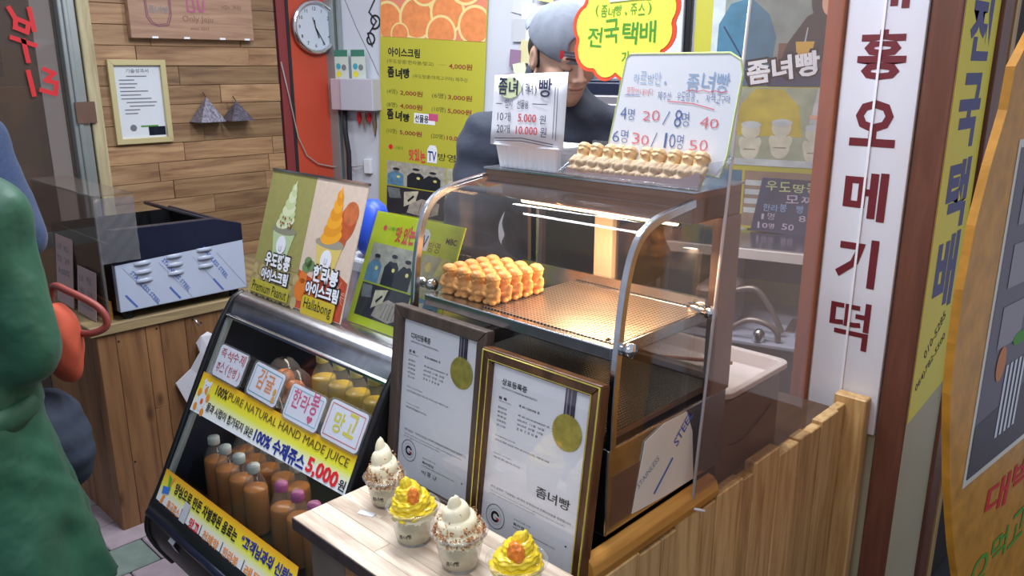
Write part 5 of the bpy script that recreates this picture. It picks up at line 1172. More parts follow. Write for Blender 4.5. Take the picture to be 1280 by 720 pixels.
# ================================================================ FRAMED CERTIFICATES
def cert(name,label,x0,x1,zb,zt,ytop,ybot,mat,wd,title,sub,big,medal_dy=0,beads=False):
    ln=math.hypot(ytop-ybot,zt-zb); f=Fr((x0,ybot,zb),(1,0,0),(0,ytop-ybot,zt-zb)); w=x1-x0
    t=thing(name,label,'certificate',tuple(f.P(w/2,0,0)))
    for pts in ([(0,0),(w,0),(w-wd,wd),(wd,wd)],[(w,0),(w,ln),(w-wd,ln-wd),(w-wd,wd)],[(w,ln),(0,ln),(wd,ln-wd),(w-wd,ln-wd)],[(0,ln),(0,0),(wd,wd),(wd,ln-wd)]):
        MB().prism(pts,f,-.018,.006).build('frame_rail',mat,t,bevel=.003)
    if beads:
        for k,off in enumerate((.004,wd-.004)):
            mb=MB().tube([f.P(off,off,.007),f.P(w-off,off,.007),f.P(w-off,ln-off,.007),f.P(off,ln-off,.007)],.0022 if k==0 else .0016,6,closed=True); mb.build('gilt_bead','gold',t,smooth=True)
    pw_=w-2*wd; ph_=ln-2*wd; g=f.sub(wd,wd)
    MB().quad(g,0,0,pw_,ph_,-.006).build('paper',plain('cert_paper','#e6e8f2',.5),t)
    L=MB(); U=lambda a:a*pw_; Vv=lambda b:ph_*(1-b); Z_=-.0052
    tx(L,g,title,U(.10),Vv(.118),U(.27),ph_*.038,0,Z_,.02); tx(L,g,sub,U(.10),Vv(.14),U(.38),ph_*.010,0,Z_)
    tx(L,g,'등 록',U(.08),Vv(.205),U(.09),ph_*.018,0,Z_,.02); tx(L,g,'제 30-0803843 호' if not big else '제 40-1205396 호',U(.30),Vv(.208),U(.22),ph_*.016,0,Z_,.01)
    tx(L,g,'Registration Number',U(.08),Vv(.218),U(.14),ph_*.008,0,Z_)
    for k in range(5):
        y_=.258+.026*k; tx(L,g,['출원번호','출원일','등록일','등록결정','공고일'][k],U(.08),Vv(y_),U(.10),ph_*.012,0,Z_)
        if k<4: tx(L,g,['제 30-2014-0048207 호','2014년  11월  25일','2015년  07월  13일','2 0 1 5 0 8'][k],U(.30),Vv(y_+.004),U([.33,.28,.27,.22][k]),ph_*.013,0,Z_)
    tx(L,g,'Title of the Design' if not big else 'Designated goods',U(.08),Vv(.425),U(.22),ph_*.009,0,Z_); tx(L,g,'과자 및 빵류 포함된 제과, 빵, 아이스크림, 식빵 등 30류',U(.08),Vv(.452),U(.58),ph_*.012,0,Z_)
    tx(L,g,'Owner of Right',U(.08),Vv(.53),U(.2),ph_*.009,0,Z_); tx(L,g,'제주특별자치도',U(.08),Vv(.555),U(.3),ph_*.012,0,Z_)
    vb=.70 if not big else .735
    tx(L,g,'위의 표장은 「%s법」에 따라 등록원부에 등록되었음을 증명합니다.'%('디자인보호' if not big else '상표'),U(.08),Vv(vb),U(.85),ph_*.015,0,Z_)
    tx(L,g,'This is to certify that, in accordance with the Act, a right has been registered at the Office.',U(.08),Vv(vb+.025),U(.80),ph_*.009,0,Z_); tx(L,g,'has been registered at the Korean Intellectual Property Office.',U(.08),Vv(vb+.042),U(.5),ph_*.009,0,Z_)
    tx(L,g,'2015년 07월 13일',U(.36),Vv(vb+.125),U(.18),ph_*.009,0,Z_); tx(L,g,'특허청장',U(.36),Vv(vb+.158),U(.16),ph_*.017,0,Z_,.01); tx(L,g,'COMMISSIONER, KOREAN INTELLECTUAL PROPERTY OFFICE',U(.36),Vv(vb+.175),U(.44),ph_*.008,0,Z_)
    if big: tx(L,g,'좀녀빵',U(.56),Vv(.665),U(.34),ph_*.062,0,Z_,.012)
    else: hand(L,g,'박홍규',U(.36),Vv(vb+.225),U(.22),ph_*.03,0,Z_)
    L.disc(g,U(.90),Vv(.86),.002,w=Z_,n=8)
    L.build('lettering','ink',t)
    su,sv=U(.16),Vv(vb+.165 if big else vb+.12); r=pw_*.105
    mb=MB().ring(g,su,sv,r*.93,r,Z_).ring(g,su,sv,r*.62,r*.64,Z_)
    mb.ring(g,su,sv,r*.25,r*.45,Z_+.0001,1,26).quad(g,su+r*.05,sv-r*.1,su+r*.48,sv+r*.12,Z_+.0003,2).flat([(su,sv),(su+r*.4,sv-r*.3),(su+r*.42,sv-.001)],g,Z_+.0005,3)
    mb.build('round_seal',['greyink','ink',plain('paper2','#e6e8f2',.5),'redink'],t)
    # gold rosette with ribbon
    mu,mv=U(.80),Vv(.215 if not big else .245); mr=pw_*.145
    mb=MB().box(mu-.012,mu+.012,mv,ph_,-.0055,-.0048,0,g); mb.build('ribbon',plain('ribbon_navy','#35304a',.6),t)
    mb=MB().box(mu-.008,mu-.005,mv,ph_,-.0048,-.0044,0,g).box(mu+.001,mu+.003,mv,ph_,-.0048,-.0044,0,g); mb.build('ribbon_stripe',plain('ribbon_mauve','#8c8090',.6),t)
    pts=[(mu+mr*(1 if i%2 else .93)*math.cos(2*PI*i/80),mv+mr*(1 if i%2 else .93)*math.sin(2*PI*i/80)) for i in range(80)]
    mb=MB().prism(pts,g,-.0045,-.0036); 
    for q in (.3,.5,.72): mb.ring(g,mu,mv,mr*q,mr*(q+.05),-.0034)
    mb.build('gold_rosette','gold',t)
    MB().box(0,pw_,0,ph_,-.0008,0,0,g).build('cover_glass',glass('cert_glass','#ffffff',rough=.03,gmul=1.6),t)
    MB().box(.01,w-.01,.01,ln-.01,-.020,-.0185,0,f).build('back_board','blackm',t)
    return t
M['fwood']=wood('grey_brown_frame',['#3e332e','#4f423b','#5f5047'],2,1,.5,.08,10,False)
M['fbrown']=wood('bronze_brown_frame',['#3a2316','#5e3c24','#7d5432'],2,1.4,.3,.1,6,False)
cert('brown_framed_certificate','design certificate in a grey brown wooden frame, left of the pair',-1.315,-1.034,.7165,1.116,1.008,.962,'fwood',.026,'디자인등록증','CERTIFICATE OF DESIGN REGISTRATION',False)
cert('gilt_framed_certificate','trademark certificate in a dark frame with gold beading, right of the pair',-1.031,-.748,.7165,1.092,.994,.945,'fbrown',.024,'상표등록증','CERTIFICATE OF TRADEMARK REGISTRATION',True,beads=True)
# ================================================================ SMALL TABLE WITH ICE CREAM CUPS
t=thing('display_table','small wooden display table with a striped pale top and dark edges','table',(-.9,.78,0))
M['tt']=wood('pale_table_board',['#a58f7c','#c2ad99','#d8c9b6','#e4d9c8'],0,1.2,.4,.2,10,False)
tops=[(.674,.712,[(-1.219,-.60)]),(.712,.748,[(-1.219,-1.02),(-1.02,-.60)]),(.748,.785,[(-1.219,-.83),(-.83,-.6)]),(.785,.822,[(-1.219,-1.10),(-1.10,-.60)]),(.822,.862,[(-1.219,-.93),(-.93,-.6)]),(.862,.90,[(-1.219,-.6)])]
for ya,yb,segs in tops:
    for a,b in segs: MB().box(a+.0003,b-.0003,ya+.0002,yb-.0002,.772,.79-random.uniform(0,.0004)).build('top_board','tt',t,bevel=.0008,seg=1)
MB().box(-1.2185,-.6005,.674,.8995,.764,.7715).build('dark_underboard','dark',t)
MB().box(-1.219,-.60,.6715,.6738,.766,.789).build('bark_edge',plain('bark_edge','#2e2124',.8,var=.3,scale=40,bump=.5),t)
x=-1.19
for k in range(5): MB().box(x+.0005,x+.1095,.690,.702,.05,.764).build('front_board','lboard' if k%2 else plain('grey_board','#5b5049',.6,var=.15,scale=10),t,bevel=.001); x+=.11
MB().box(-1.19,-1.178,.702,.88,.05,.764).box(-.652,-.64,.702,.88,.05,.764).build('side_board','boxsteel',t)
for xx in (-1.17,-.66):
    for yy in (.72,.86): MB().box(xx-.015,xx+.015,yy-.015,yy+.015,0,.05).build('foot','black',t)
mb=MB().box(-.015,.018,-.006,.006,0,.0016,0,Fr((-1.13,.775,.7902),(.9,.35,0),(-.35,.9,0))); tag(mb.build('paper_scrap','white'),'tiny torn white paper scrap on the display table','scrap')
M['cream']=plain('vanilla_cream','#efe6c8',.4,sss=.2,coat=.2)
M['creamf']=plain('cream_in_cup','#dcd5b8',.5,var=.12,scale=40,sss=.15)
M['mango']=plain('mango_sauce','#e6c81c',.3,var=.12,scale=60,sss=.2,coat=.5,bump=.3,bscale=90)
M['nut']=plain('chopped_peanut','#b98556',.6,var=.35,scale=120)
M['nutd']=plain('dark_peanut','#8f5b34',.6,var=.3,scale=120)
M['peel']=plain('orange_segment','#e07a1e',.35,var=.2,scale=90,sss=.2,coat=.4,bump=.4,bscale=150)
def cup(label,x,y,R_,h,apex,kind,seed):
    random.seed(seed); np.random.seed(seed)
    z0=.7905; t=thing('ice_cream_cup',label,'ice cream cup',(x,y,z0),'ice cream cups on the display table'); rb=R_*.64
    c=(x,y,z0)
    MB().lathe([(0,0),(rb,0),(rb+.001,.003),(R_-.003,h-.004),(R_+.002,h-.003),(R_+.003,h),(R_+.0015,h+.002),(R_-.002,h+.0005),(R_-.003,h-.003)],c,40,caps=False).build('clear_cup','cupp',t,smooth=True)
    MB().lathe([(0,.004),(rb-.0015,.004),(rb+(R_-rb)*.86-.001,h*.86),(R_*.7,h*.92),(0,h*.93)],c,32,caps=False,fn=lambda a,z:1-.012*abs(math.sin(5*a+40*z))).build('cream_filling','creamf',t,smooth=True)
    H_=apex-h+.012; zb=h-.012
    mb=MB(); NT=64; NZ=70; turns=3.6; vs=[]
    for j in range(NZ+1):
        a=j/NZ; 
        for k in range(NT):
            th=2*PI*k/NT; Rr=R_*.90*(1-a**1.5*.93) if a<.96 else R_*.90*(1-.96**1.5*.93)*(1-a)/.04
            ph=(a*turns-th/(2*PI))%1.0; r=Rr*(.87+.14*math.sin(PI*ph)**.7)*(1+(.05 if kind=='nut' else .03)*(abs(math.sin(2.5*th+9*a))-.5)*(1-a))
            tw=.012*a*a; zz=z0+zb+H_*a-.004*(1-math.sin(PI*ph))
            lump=0
            if kind=='mango': lump=.0035*math.sin(th*5+a*19+seed)*math.sin(a*23+th*2)+.003*math.sin(th*9-a*31)*math.sin(a*41+th*3+seed)
            vs.append((x+(r+lump*(1-a))*math.cos(th)+tw*math.cos(seed),y+(r+lump*(1-a))*math.sin(th)+tw*math.sin(seed),zz))
    mb.add(vs,[(j*NT+k,j*NT+(k+1)%NT,(j+1)*NT+(k+1)%NT,(j+1)*NT+k) for j in range(NZ) for k in range(NT)]+[tuple(range(NT-1,-1,-1)),tuple(range(NZ*NT,NZ*NT+NT))])
    if kind=='nut':
        mb.build('soft_serve','cream',t,smooth=True)
        for name,mm,cnt_ in (('peanut_crumbs','nut',330),('dark_peanut_crumbs','nutd',120)):
            nb=MB()
            for _ in range(cnt_):
                a=abs(random.gauss(0,.20)) if random.random()<.94 else random.uniform(0,.6)
                a=min(a,.85); th=random.uniform(0,2*PI); Rr=R_*.93*(1-a**1.5*.93)*random.uniform(.93,1.04)
                p=V((x+Rr*math.cos(th),y+Rr*math.sin(th),z0+zb+H_*a+random.uniform(-.002,.004))); s_=random.uniform(.0014,.0034)
                d=[V((random.gauss(0,1),random.gauss(0,1),random.gauss(0,1))).normalized()*s_*random.uniform(.7,1.2) for _ in range(3)]
                nb.add([p+d[0],p-d[0],p+d[1],p-d[1],p+d[2],p-d[2]],[(0,2,4),(2,1,4),(1,3,4),(3,0,4),(2,0,5),(1,2,5),(3,1,5),(0,3,5)])
            nb.build(name,mm,t,kind='stuff')
    else:
        mb.build('mango_soft_serve','mango',t,smooth=True)
        da=V((.62,-.78,0)) if seed%2 else V((.80,-.60,0))
        pc=V((x,y,z0+zb+H_*.50))+da*(R_*.44); kx=1.0 if seed==4 else 1.35
        sd=sdf_mb(lambda P:smax(ell(P,(0,0,0),(.0125*kx,.010,.022)),np.abs(P[...,0])-.0105*kx,.003)+wob(P,420,.0018,1)+wob(P,800,.0008),rng(-.022,.022,.0012),rng(-.015,.015,.0012),rng(-.025,.025,.0012),T=[[1,0,0,pc.x],[0,1,0,pc.y],[0,0,1,pc.z],[0,0,0,1]])
        sd.build('orange_piece','peel',t,smooth=True)
    # print on the cup
    dv=V((.70,-.71,0)); dv=V((.56,-.83,0)); fx=V((.83,.56,0)); rr=rb+(R_-rb)*.45+.0012
    g=Fr(V((x,y,z0))+dv*rr+V((0,0,0)),fx,V((0,0,1))+dv*((R_-rb)/h)); L=MB()
    hand(L,g,'좀녀빵',-.012,h*.36+.004,.024,.010,0,.0012,.03,.15)
    v2=[]
    for p in L.v:
        q=V(p)-V((x,y,z0)); u=q.dot(fx); q=V(p)-dv*(rr-math.sqrt(max(rr*rr-u*u,1e-8))); v2.append(tuple(q))
    L.v=v2; L.build('cup_lettering','ink',t)
cup('peanut soft serve cup at the back left of the table, nearest the juice banner',-1.135,.826,.039,.058,.135,'nut',3)
cup('yellow mango soft serve cup with an orange piece, second from the left',-1.000,.785,.0455,.068,.125,'mango',4)
cup('peanut soft serve cup, third from the left before the gilt frame',-.885,.790,.0465,.068,.138,'nut',5)
cup('yellow mango soft serve cup at the right end with an orange piece',-.757,.795,.0465,.068,.122,'mango',7)
random.seed(11); np.random.seed(11)
# ================================================================ PEOPLE
M['skin']=plain('skin','#c09a86',.5,var=.06,scale=14,sss=.15)
M['navyj']=plain('navy_padded_jacket','#1b2436',.8,var=.12,scale=20,bump=.3,sheen=.05,bscale=60)
M['trous']=plain('dark_trousers','#20232c',.8)
M['greenc']=plain('green_coat','#154a36',.55,var=.18,scale=6,bump=.8,sheen=.05,bscale=9,bdist=.015)
M['navyf']=plain('navy_fleece','#2a3a5c',.95,var=.18,scale=90,sheen=.15,bump=.6,bscale=300)
M['navyq']=plain('navy_quilt','#222c3e',.8,var=.15,scale=24,bump=.7,bscale=24)
M['hair']=plain('black_hair','#15120f',.6,bump=.4,bscale=200)
M['capg']=plain('grey_denim_cap','#6f7683',.8,var=.12,scale=40,bump=.2,bscale=400)
M['brow']=plain('brow_hair','#2a211d',.8)
def basis(face,up=V((0,0,1))):
    z=up.normalized(); y=face-z*face.dot(z); y.normalize(); x=y.cross(z); return Matrix((x,y,z)).transposed()   # columns: side, face, up
def frm(B,o): T=np.eye(4); T[:3,:3]=np.array(B); T[:3,3]=np.array(o); return T
def head_sdf(P,detail=True):
    # local: x side, y toward face, z up; origin at head centre, height .23
    d=ell(P,(0,-.012,.028),(.077,.096,.090))
    d=smin(d,ell(P,(0,.022,-.030),(.060,.066,.068)),.03)
    d=smin(d,ell(P,(0,.052,-.082),(.030,.030,.026)),.03)       # chin
    for s in (-1,1):
        d=smin(d,ell(P,(s*.040,.054,-.022),(.024,.024,.022)),.018)   # cheek
        d=smin(d,ell(P,(s*.048,.0,-.060),(.022,.040,.026)),.02)      # jaw
    d=smin(d,cap(P,(-.036,.074,.026),(.036,.074,.026),.012),.014)       # brow ridge
    for s in (-1,1):
        d=smax(d,-ell(P,(s*.031,.092,.006),(.018,.016,.011)),.010)
        d=smin(d,ell(P,(s*.031,.072,.005),(.0150,.0145,.0120)),.0025)
    d=smin(d,cap(P,(0,.084,.014),(0,.103,-.022),.007,.0095),.010)
    for s in (-1,1): d=smin(d,ell(P,(s*.0125,.094,-.027),(.0085,.009,.007)),.005)
    d=smin(d,ell(P,(0,.082,-.0475),(.024,.012,.0055)),.004)
    d=smin(d,ell(P,(0,.080,-.0580),(.020,.012,.0065)),.004)
    d=smax(d,-cap(P,(-.021,.0935,-.0525),(.021,.0935,-.0525),.0016),.002)
    for s in (-1,1):
        e=ell(P,(s*.079,-.010,-.004),(.008,.018,.032)); e=smax(e,-ell(P,(s*.088,-.006,-.002),(.005,.010,.020)),.003); d=smin(d,e,.005)
    return d
def hand_sdf(P,w,dirn,palm,d,sc=1.0):
    # palm and five bent fingers; dirn: along the fingers, palm: palm normal
    dirn=V(dirn).normalized(); pn=V(palm).normalized(); sd=dirn.cross(pn).normalized(); w=V(w)
    c=w+dirn*.045*sc
    d=smin(d,cap(P,w,c+sd*.018*sc,.022*sc,.017*sc),.012); d=smin(d,cap(P,w,c-sd*.018*sc,.022*sc,.017*sc),.012)
    for k,(o,l) in enumerate(((-.030,.066),(-.010,.078),(.010,.074),(.028,.058))):
        a=c+sd*o*sc+dirn*.018*sc; b=a+dirn*l*.5*sc+pn*.008*sc; e=b+dirn*l*.35*sc+pn*.026*sc
        d=smin(d,cap(P,a,b,.0095*sc,.0088*sc),.004); d=smin(d,cap(P,b,e,.0088*sc,.0072*sc),.003)
    a=w+sd*-.020*sc+dirn*.012*sc; b=a-sd*.028*sc+dirn*.028*sc+pn*.012*sc; e=b+dirn*.026*sc+pn*.010*sc
    d=smin(d,cap(P,a,b,.012*sc,.010*sc),.008); d=smin(d,cap(P,b,e,.010*sc,.008*sc),.003); return d
# ---- the man behind the case
DM=V((.244,-.237,.029))
hc=V((-1.632,1.862,1.597))+DM
face=V((.94,-.33,-.42)).normalized(); up0=V((.36,-.22,.92)); B=basis(face,up0 - face*up0.dot(face)); Bt=np.array(B)
man=thing('person','man in a backwards grey cap and navy padded jacket looking down behind the case','person',(-1.476,1.713,0))
ped=V((-1.72,1.95,0))
neck0=hc-V(tuple(Bt[:,2]))*.07-V(tuple(Bt[:,1]))*.03; neck1=V((-1.705,1.93,1.42))+DM
shc=V((-1.70,1.93,1.36))+DM; sdir=V((.70,.71,0))
shL=shc-sdir*.185; shR=shc+sdir*.185; elL=V((-1.80,1.66,1.10))+DM; elR=V((-1.43,1.95,1.10))+DM; wrL=V((-1.66,1.78,.98))+DM; wrR=V((-1.46,1.82,.98))+DM
pel=V((-1.76,2.0,.93))+V((.244,-.237,0))
def man_body(P):
    Q=(P-np.array(hc,dtype=np.float32))@Bt.astype(np.float32)
    d=head_sdf(Q); d=smin(d,cap(P,neck0,neck1,.052,.060),.02)
    d=smin(d,cap(P,neck1,pel,.10,.11),.05)
    for s,e,w in ((shL,elL,wrL),(shR,elR,wrR)): 
        d=smin(d,cap(P,neck1,s,.06,.05),.03); d=smin(d,cap(P,s,e,.048,.040),.02); d=smin(d,cap(P,e,w,.036,.025),.015)
    d=hand_sdf(P,wrL,(.9,.2,-.2),(0,0,-1),d); d=hand_sdf(P,wrR,(-.4,-.8,-.3),(0,0,-1),d)
    for s in (-1,1):
        hp=pel+V((.70,.71,0))*.09*s; kn=V((hp.x,hp.y,.50)); an=V((hp.x,hp.y,.08)); d=smin(d,cap(P,hp,kn,.08,.055),.03); d=smin(d,cap(P,kn,an,.052,.036),.02); d=smin(d,cap(P,an-V((0,0,.02)),an+V((.06,-.06,-.04)),.036,.028),.02)
    return d
xs=np.concatenate([rng(-1.78,-1.525,.012),rng(-1.512,-1.258,.0028),rng(-1.25,-1.03,.009)]); ys=np.concatenate([rng(1.14,1.48,.011),rng(1.487,1.757,.0028),rng(1.768,2.01,.013)]); zs=np.concatenate([rng(0,.93,.024),rng(.945,1.10,.010),rng(1.11,1.48,.011),rng(1.4925,1.765,.0028)])
sdf_mb(man_body,xs,ys,zs).build('body','skin',man,smooth=True)
def jacket(P):
    d=cap(P,neck1-V((0,0,.04)),pel+V((0,0,-.02)),.145,.165)
    q=P-np.array(shc,dtype=np.float32)
    for s,e,w in ((shL,elL,wrL),(shR,elR,wrR)):
        d=smin(d,cap(P,neck1-V((0,0,.02)),s,.095,.085),.05); d=smin(d,cap(P,s,e,.083,.072),.04); d=smin(d,cap(P,e,w,.068,.050),.03)
    col=cap(P,neck0+V((-.02,.02,-.015)),neck1,.078,.095); d=smin(d,col,.03)
    d=smax(d,-cap(P,neck0+V((.015,-.02,.10)),neck0+V((.02,-.02,-.02)),.068,.060),.008)
    d=smax(d,-cap(P,hc,hc,.10),.01)
    return d+.0035*np.sin(P[...,2]*85+P[...,0]*20)+wob(P,40,.006)
sdf_mb(jacket,rng(-1.86,-.96,.012),rng(1.12,2.06,.012),rng(.75,1.64,.012)).build('jacket','navyj',man,smooth=True)
def trs(P):
    d=None
    for s in (-1,1):
        hp=pel+V((.70,.71,0))*.09*s; kn=V((hp.x,hp.y,.50)); an=V((hp.x,hp.y,.09)); q=smin(cap(P,hp,kn,.10,.075),cap(P,kn,an,.075,.06),.03); d=q if d is None else smin(d,q,.04)
    return d
sdf_mb(trs,rng(-1.81,-1.2,.018),rng(1.5,2.06,.018),rng(.02,1.0,.02)).build('trousers','trous',man,smooth=True)
Tm=frm(B,hc)
def capf(P):
    d=ell(P,(0,-.012,.034),(.086,.106,.096)); 
    pl=P[...,2]-.030-(-P[...,1]*.20)        # rim plane dips at the back
    d=smax(d,-pl,.004); d=np.maximum(d,-(ell(P,(0,-.012,.030),(.080,.099,.089))))
    # opening above the strap on the forehead
    d=smax(d,-ell(P,(0,.098,.052),(.036,.05,.030)),.006)
    return d
cp=sdf_mb(capf,rng(-.10,.10,.003),rng(-.13,.11,.003),rng(-.03,.14,.003),T=Tm); ck=cp.build('cap','capg',man,smooth=True)
HF=lambda x,y,z:tuple(Vector((Tm@np.array([x,y,z,1.]))[:3]))
st=MB()
def arcs(z,zt,w0,w1,r,mi=0,mb=st):
    n=14; vs=[]
    for i in range(n+1):
        a=w0+(w1-w0)*i/n
        for zz in (z,zt): vs.append(HF(.080*math.sin(a)*r,-.012+.101*math.cos(a)*r,zz))
    mb.add(vs,[(2*i,2*i+2,2*i+3,2*i+1) for i in range(n)],mi)
arcs(.028,.048,-.62,.62,1.055); o=st.build('cap_strap',plain('strap_grey','#59606c',.7),man); 
m_=MB(); arcs(.0275,.0485,.56,.66,1.07,0,m_); m_.build('red_cap_tab','redink',man)
m_=MB()
for k in range(2): arcs(.033+.007*k,.0345+.007*k,-.55,.60,1.065,0,m_)
m_.build('strap_stitching',plain('stitch','#aeb4c0',.7),man)
m_=MB()   # brim pointing backwards
n=16; vs=[]
for i in range(n+1):
    a=PI-.85+1.7*i/n
    for k,(rr,dz) in enumerate(((1.0,0),(1.0,-.003))): pass
    bx_,by_=.084*math.sin(a),-.012+.104*math.cos(a); L_=.065*math.cos((i/n-.5)*PI*.9)
    vs+= [HF(bx_,by_,.052-.0),HF(bx_*1.02,by_-L_,.040),HF(bx_*1.02,by_-L_,.036),HF(bx_,by_,.048)]
fs=[]
for i in range(n):
    for q in range(4): fs.append((4*i+q,4*i+(q+1)%4,4*i+4+(q+1)%4,4*i+4+q))
m_.add(vs,fs); m_.build('cap_brim','capg',man,smooth=True)
m_=MB()
for s in (-1,1):
    P_=[HF(s*(.013+.034*i/8),.0905-.0125*(i/8)**2*1.3+.0015,.026+.005*math.sin(PI*i/8)) for i in range(9)]; m_.tube(P_,[.0022+.0014*math.sin(PI*(i+.5)/9) for i in range(9)],6)
m_.build('eyebrows','brow',man,smooth=True)
m_=MB()
for s in (-1,1):
    P_=[HF(s*(.031+.0135*math.cos(t_)),.0868-.004*abs(math.cos(t_))**2,.0015-.0038*math.sin(t_)) for t_ in [PI*i/8 for i in range(9)]]; m_.tube(P_,.0011,5)
m_.build('eyelashes','brow',man,smooth=True)
m_=MB(); m_.tube([HF(-.019+.038*i/8,.0935-.004*abs(i/4-1)**2,-.0525) for i in range(9)],.0014,5); m_.build('lip_line',plain('lip','#8a5248',.5),man,smooth=True)
sdf_mb(lambda P:np.maximum(ell(P,(0,-.018,.010),(.081,.094,.070)),np.maximum(P[...,1]-.012,-(P[...,2]+.045))),rng(-.09,.09,.004),rng(-.12,.02,.004),rng(-.06,.06,.004),T=Tm).build('short_hair','hair',man,smooth=True)
# ---- person in the green coat (seen from behind, head outside the picture)
def walker(label,loc,facev,sh_h,coat,coatname,pose,hairlen=.0,skirt=.30,hem=.45,puff=1.0,step=.013):
    t=thing('person',label,'person',(loc[0],loc[1],0)); f=V(facev).normalized(); s=V((f.y,-f.x,0)); o=V((loc[0],loc[1],0))
    ch=o+V((0,0,sh_h)); hd=ch+V((0,0,.235))+f*.03; Bh=np.array(basis(f)); 
    SL,SR=ch-s*.165,ch+s*.165; EL,ER,WL_,WR_=[o+s*p[0]+f*p[1]+V((0,0,p[2])) for p in pose]
    def body(P):
        Q=(P-np.array(hd,dtype=np.float32))@Bh.astype(np.float32); d=head_sdf(Q); d=smin(d,cap(P,hd-V((0,0,.07)),ch,.05,.055),.02); d=smin(d,cap(P,ch-V((0,0,.05)),o+V((0,0,.92)),.10,.11),.05)
        for a,b,c in ((SL,EL,WL_),(SR,ER,WR_)): d=smin(d,cap(P,ch-V((0,0,.03)),a,.05,.045),.03); d=smin(d,cap(P,a,b,.045,.036),.02); d=smin(d,cap(P,b,c,.034,.025),.02)
        d=hand_sdf(P,WL_,tuple(f*.8+V((0,0,-.4))),tuple(s),d); d=hand_sdf(P,WR_,tuple(f*.8+V((0,0,-.4))),tuple(-s),d)
        for k in (-1,1):
            hp=o+s*.09*k+V((0,0,.9)); kn=o+s*.10*k+V((0,0,.48)); an=o+s*.10*k+V((0,0,.09)); d=smin(d,cap(P,hp,kn,.085,.055),.03); d=smin(d,cap(P,kn,an,.052,.036),.02); d=smin(d,cap(P,an-V((0,0,.045)),an+f*.13-V((0,0,.05)),.034,.030),.02)
        return d
    r=.42
    def ax(c,fine0,fine1,lo,hi): return np.concatenate([rng(lo,fine0-.014,.016),rng(fine0,fine1,.006),rng(fine1+.014,hi,.016)])
    xs=ax(0,hd.x-.12,hd.x+.12,loc[0]-r,loc[0]+r); ys=ax(0,hd.y-.12,hd.y+.12,loc[1]-r,loc[1]+r); zs=np.concatenate([rng(0,hd.z-.16,.014),rng(hd.z-.14,hd.z+.15,.006)])
    sdf_mb(body,xs,ys,zs).build('body','skin',t,smooth=True)
    def coatf(P):
        d=cap(P,ch-s*.05,ch+s*.05,.10); d=smin(d,cap(P,ch-V((0,0,.06)),o+V((0,0,.95)),.165*puff,.165*puff),.05)
        w=cap(P,o+V((0,0,.92)),o+V((0,0,hem-.25)),.17*puff,skirt); w=smax(w,hem-P[...,2],.01); d=smin(d,w,.06)
        for a,b,c in ((SL,EL,WL_),(SR,ER,WR_)): d=smin(d,cap(P,ch-V((0,0,.03)),a,.085,.082*puff),.05); d=smin(d,cap(P,a,b,.080*puff,.068*puff),.025); d=smin(d,cap(P,b,c,.068*puff,.052),.02)
        d=smax(d,-cap(P,ch+V((0,0,.02)),ch+V((0,0,.3)),.062),.01)
        d=smin(d,cap(P,ch+V((0,0,.0)),ch+V((0,0,.05)),.085)*1.0,.03); d=smax(d,-cap(P,ch+V((0,0,.04)),ch+V((0,0,.4)),.06,.07),.01)
        ang=np.arctan2((P[...,1]-loc[1]),(P[...,0]-loc[0])); low=np.clip((.95-P[...,2])/.4,0,1)
        return d+.010*low*np.sin(ang*9+P[...,2]*3)+wob(P,22,.007)+wob(P,47,.004,2)+.0022*np.sin(P[...,2]*38+8*np.sin(ang*2+P[...,2]*6))
    sdf_mb(coatf,rng(loc[0]-.55,loc[0]+.55,step),rng(loc[1]-.55,loc[1]+.55,step),rng(hem-.05,sh_h+.16,step)).build(coatname,coat,t,smooth=True)
    def hairf(P):
        Q=P; d=ell(Q,(0,-.022,.030),(.088,.098,.098)); d=smin(d,cap(Q,(0,-.05,.0),(0,-.055,-.05-hairlen),.075,.07),.03); return np.maximum(d,np.minimum(Q[...,1]-.055+0*Q[...,2],9))
    Th=np.eye(4); Th[:3,:3]=Bh; Th[:3,3]=np.array(hd); sdf_mb(hairf,rng(-.11,.11,.006),rng(-.15,.09,.006),rng(-.16-hairlen,.15,.006),T=Th).build('hair','hair',t,smooth=True)
    for k in (-1,1):
        a=o+s*.10*k
        sdf_mb(lambda P:smax(smin(cap(P,a+V((0,0,.35)),a+V((0,0,.09)),.060,.05),cap(P,a+V((0,0,.045)),a+f*.15+V((0,0,.04)),.046,.040),.03),.004-P[...,2],.004),rng(a.x-.22,a.x+.22,.012),rng(a.y-.22,a.y+.22,.012),rng(-.01,.42,.012)).build('boot','blackm',t,smooth=True)
    return t,o,f,s
f0=V((-.695,.719,0))
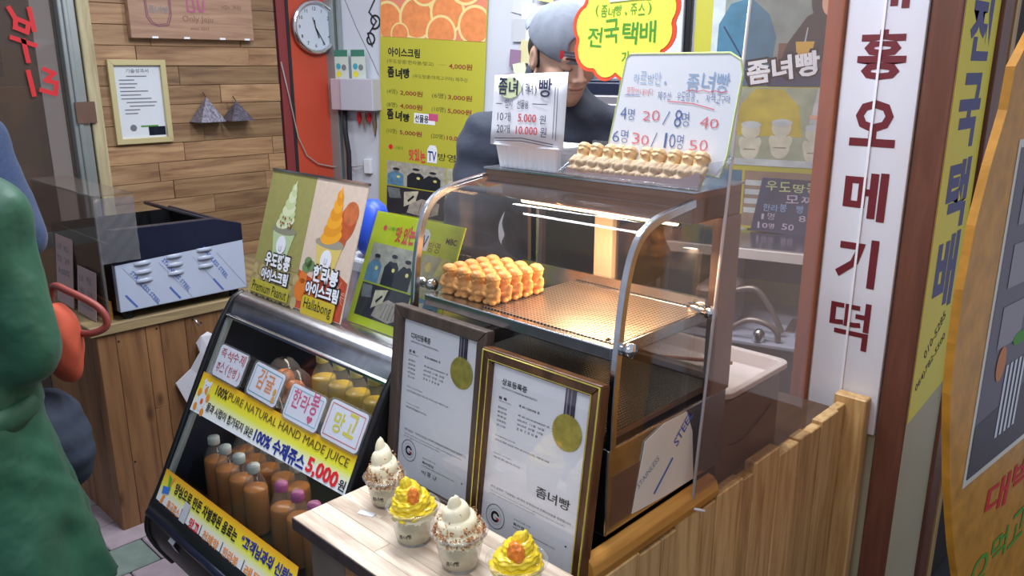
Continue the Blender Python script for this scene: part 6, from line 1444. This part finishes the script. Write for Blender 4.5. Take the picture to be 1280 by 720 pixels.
tg,og,fg,sg=walker('person in a long belted green coat at the left edge, seen from behind',(-1.996,.295),(-.695,.719,0),1.305,'greenc','green_coat',[(-.24,.02,1.04),(.195,.01,1.02),(-.12,.22,.98),(.05,.27,.95)],hem=.42,skirt=.34,puff=1.02)
mb=MB(); n=40; vs=[]
for i in range(n):
    a=2*PI*i/n
    for rr,zz in ((.188,.855),(.196,.88),(.192,.915)): vs.append(tuple(og+V((rr*math.cos(a),rr*math.sin(a),zz))))
mb.add(vs,[(3*i+k,3*((i+1)%n)+k,3*((i+1)%n)+k+1,3*i+k+1) for i in range(n) for k in (0,1)]); o=mb.build('coat_belt','greenc',tg,smooth=True); o.modifiers.new('thick','SOLIDIFY').thickness=.008
tn,on_,fn_,sn=walker('person in a navy fleece coat standing behind the green coat at far left',(-2.615,.447),(-.60,.80,0),1.41,'navyf','navy_coat',[(-.24,.0,1.10),(.255,.0,1.17),(-.14,.22,1.05),(.06,.20,1.08)],hem=.55,skirt=.20,puff=1.0,step=.014)
# navy quilted bundle carried below the orange bag
def qb(P): return ell(P,(-2.185,.515,.655),(.135,.12,.15))+.004*np.sin(P[...,2]*70+P[...,0]*50)*np.sin(P[...,0]*60-P[...,2]*40)+wob(P,25,.010)
o=sdf_mb(qb,rng(-2.36,-2.01,.010),rng(.36,.68,.010),rng(.47,.84,.010)).build('quilted_bag','navyq',smooth=True); tag(o,'dark navy quilted bag hanging below the orange bag at the left','bag')
t=thing('orange_bag','soft orange fabric bag with a brown red looped handle beside the green coat','bag',(-2.14,.60,.80))
def ob(P): return smin(ell(P,(-2.135,.59,.925),(.050,.045,.100)),ell(P,(-2.15,.585,.96),(.04,.04,.07)),.03)+wob(P,60,.006)
sdf_mb(ob,rng(-2.24,-2.03,.007),rng(.50,.70,.007),rng(.77,1.06,.007)).build('bag_body',plain('orange_fabric','#bb5038',.8,var=.1,scale=30,bump=.3),t,smooth=True)
P_=bez([(-2.20,.59,1.00),(-2.185,.60,1.065),(-2.13,.62,1.06),(-2.075,.665,1.02),(-2.065,.675,.975),(-2.085,.645,.955),(-2.12,.62,.955)],8)
MB().tube(P_,.009,10).build('bag_handle',plain('handle_red','#8a3a34',.5),t,smooth=True)
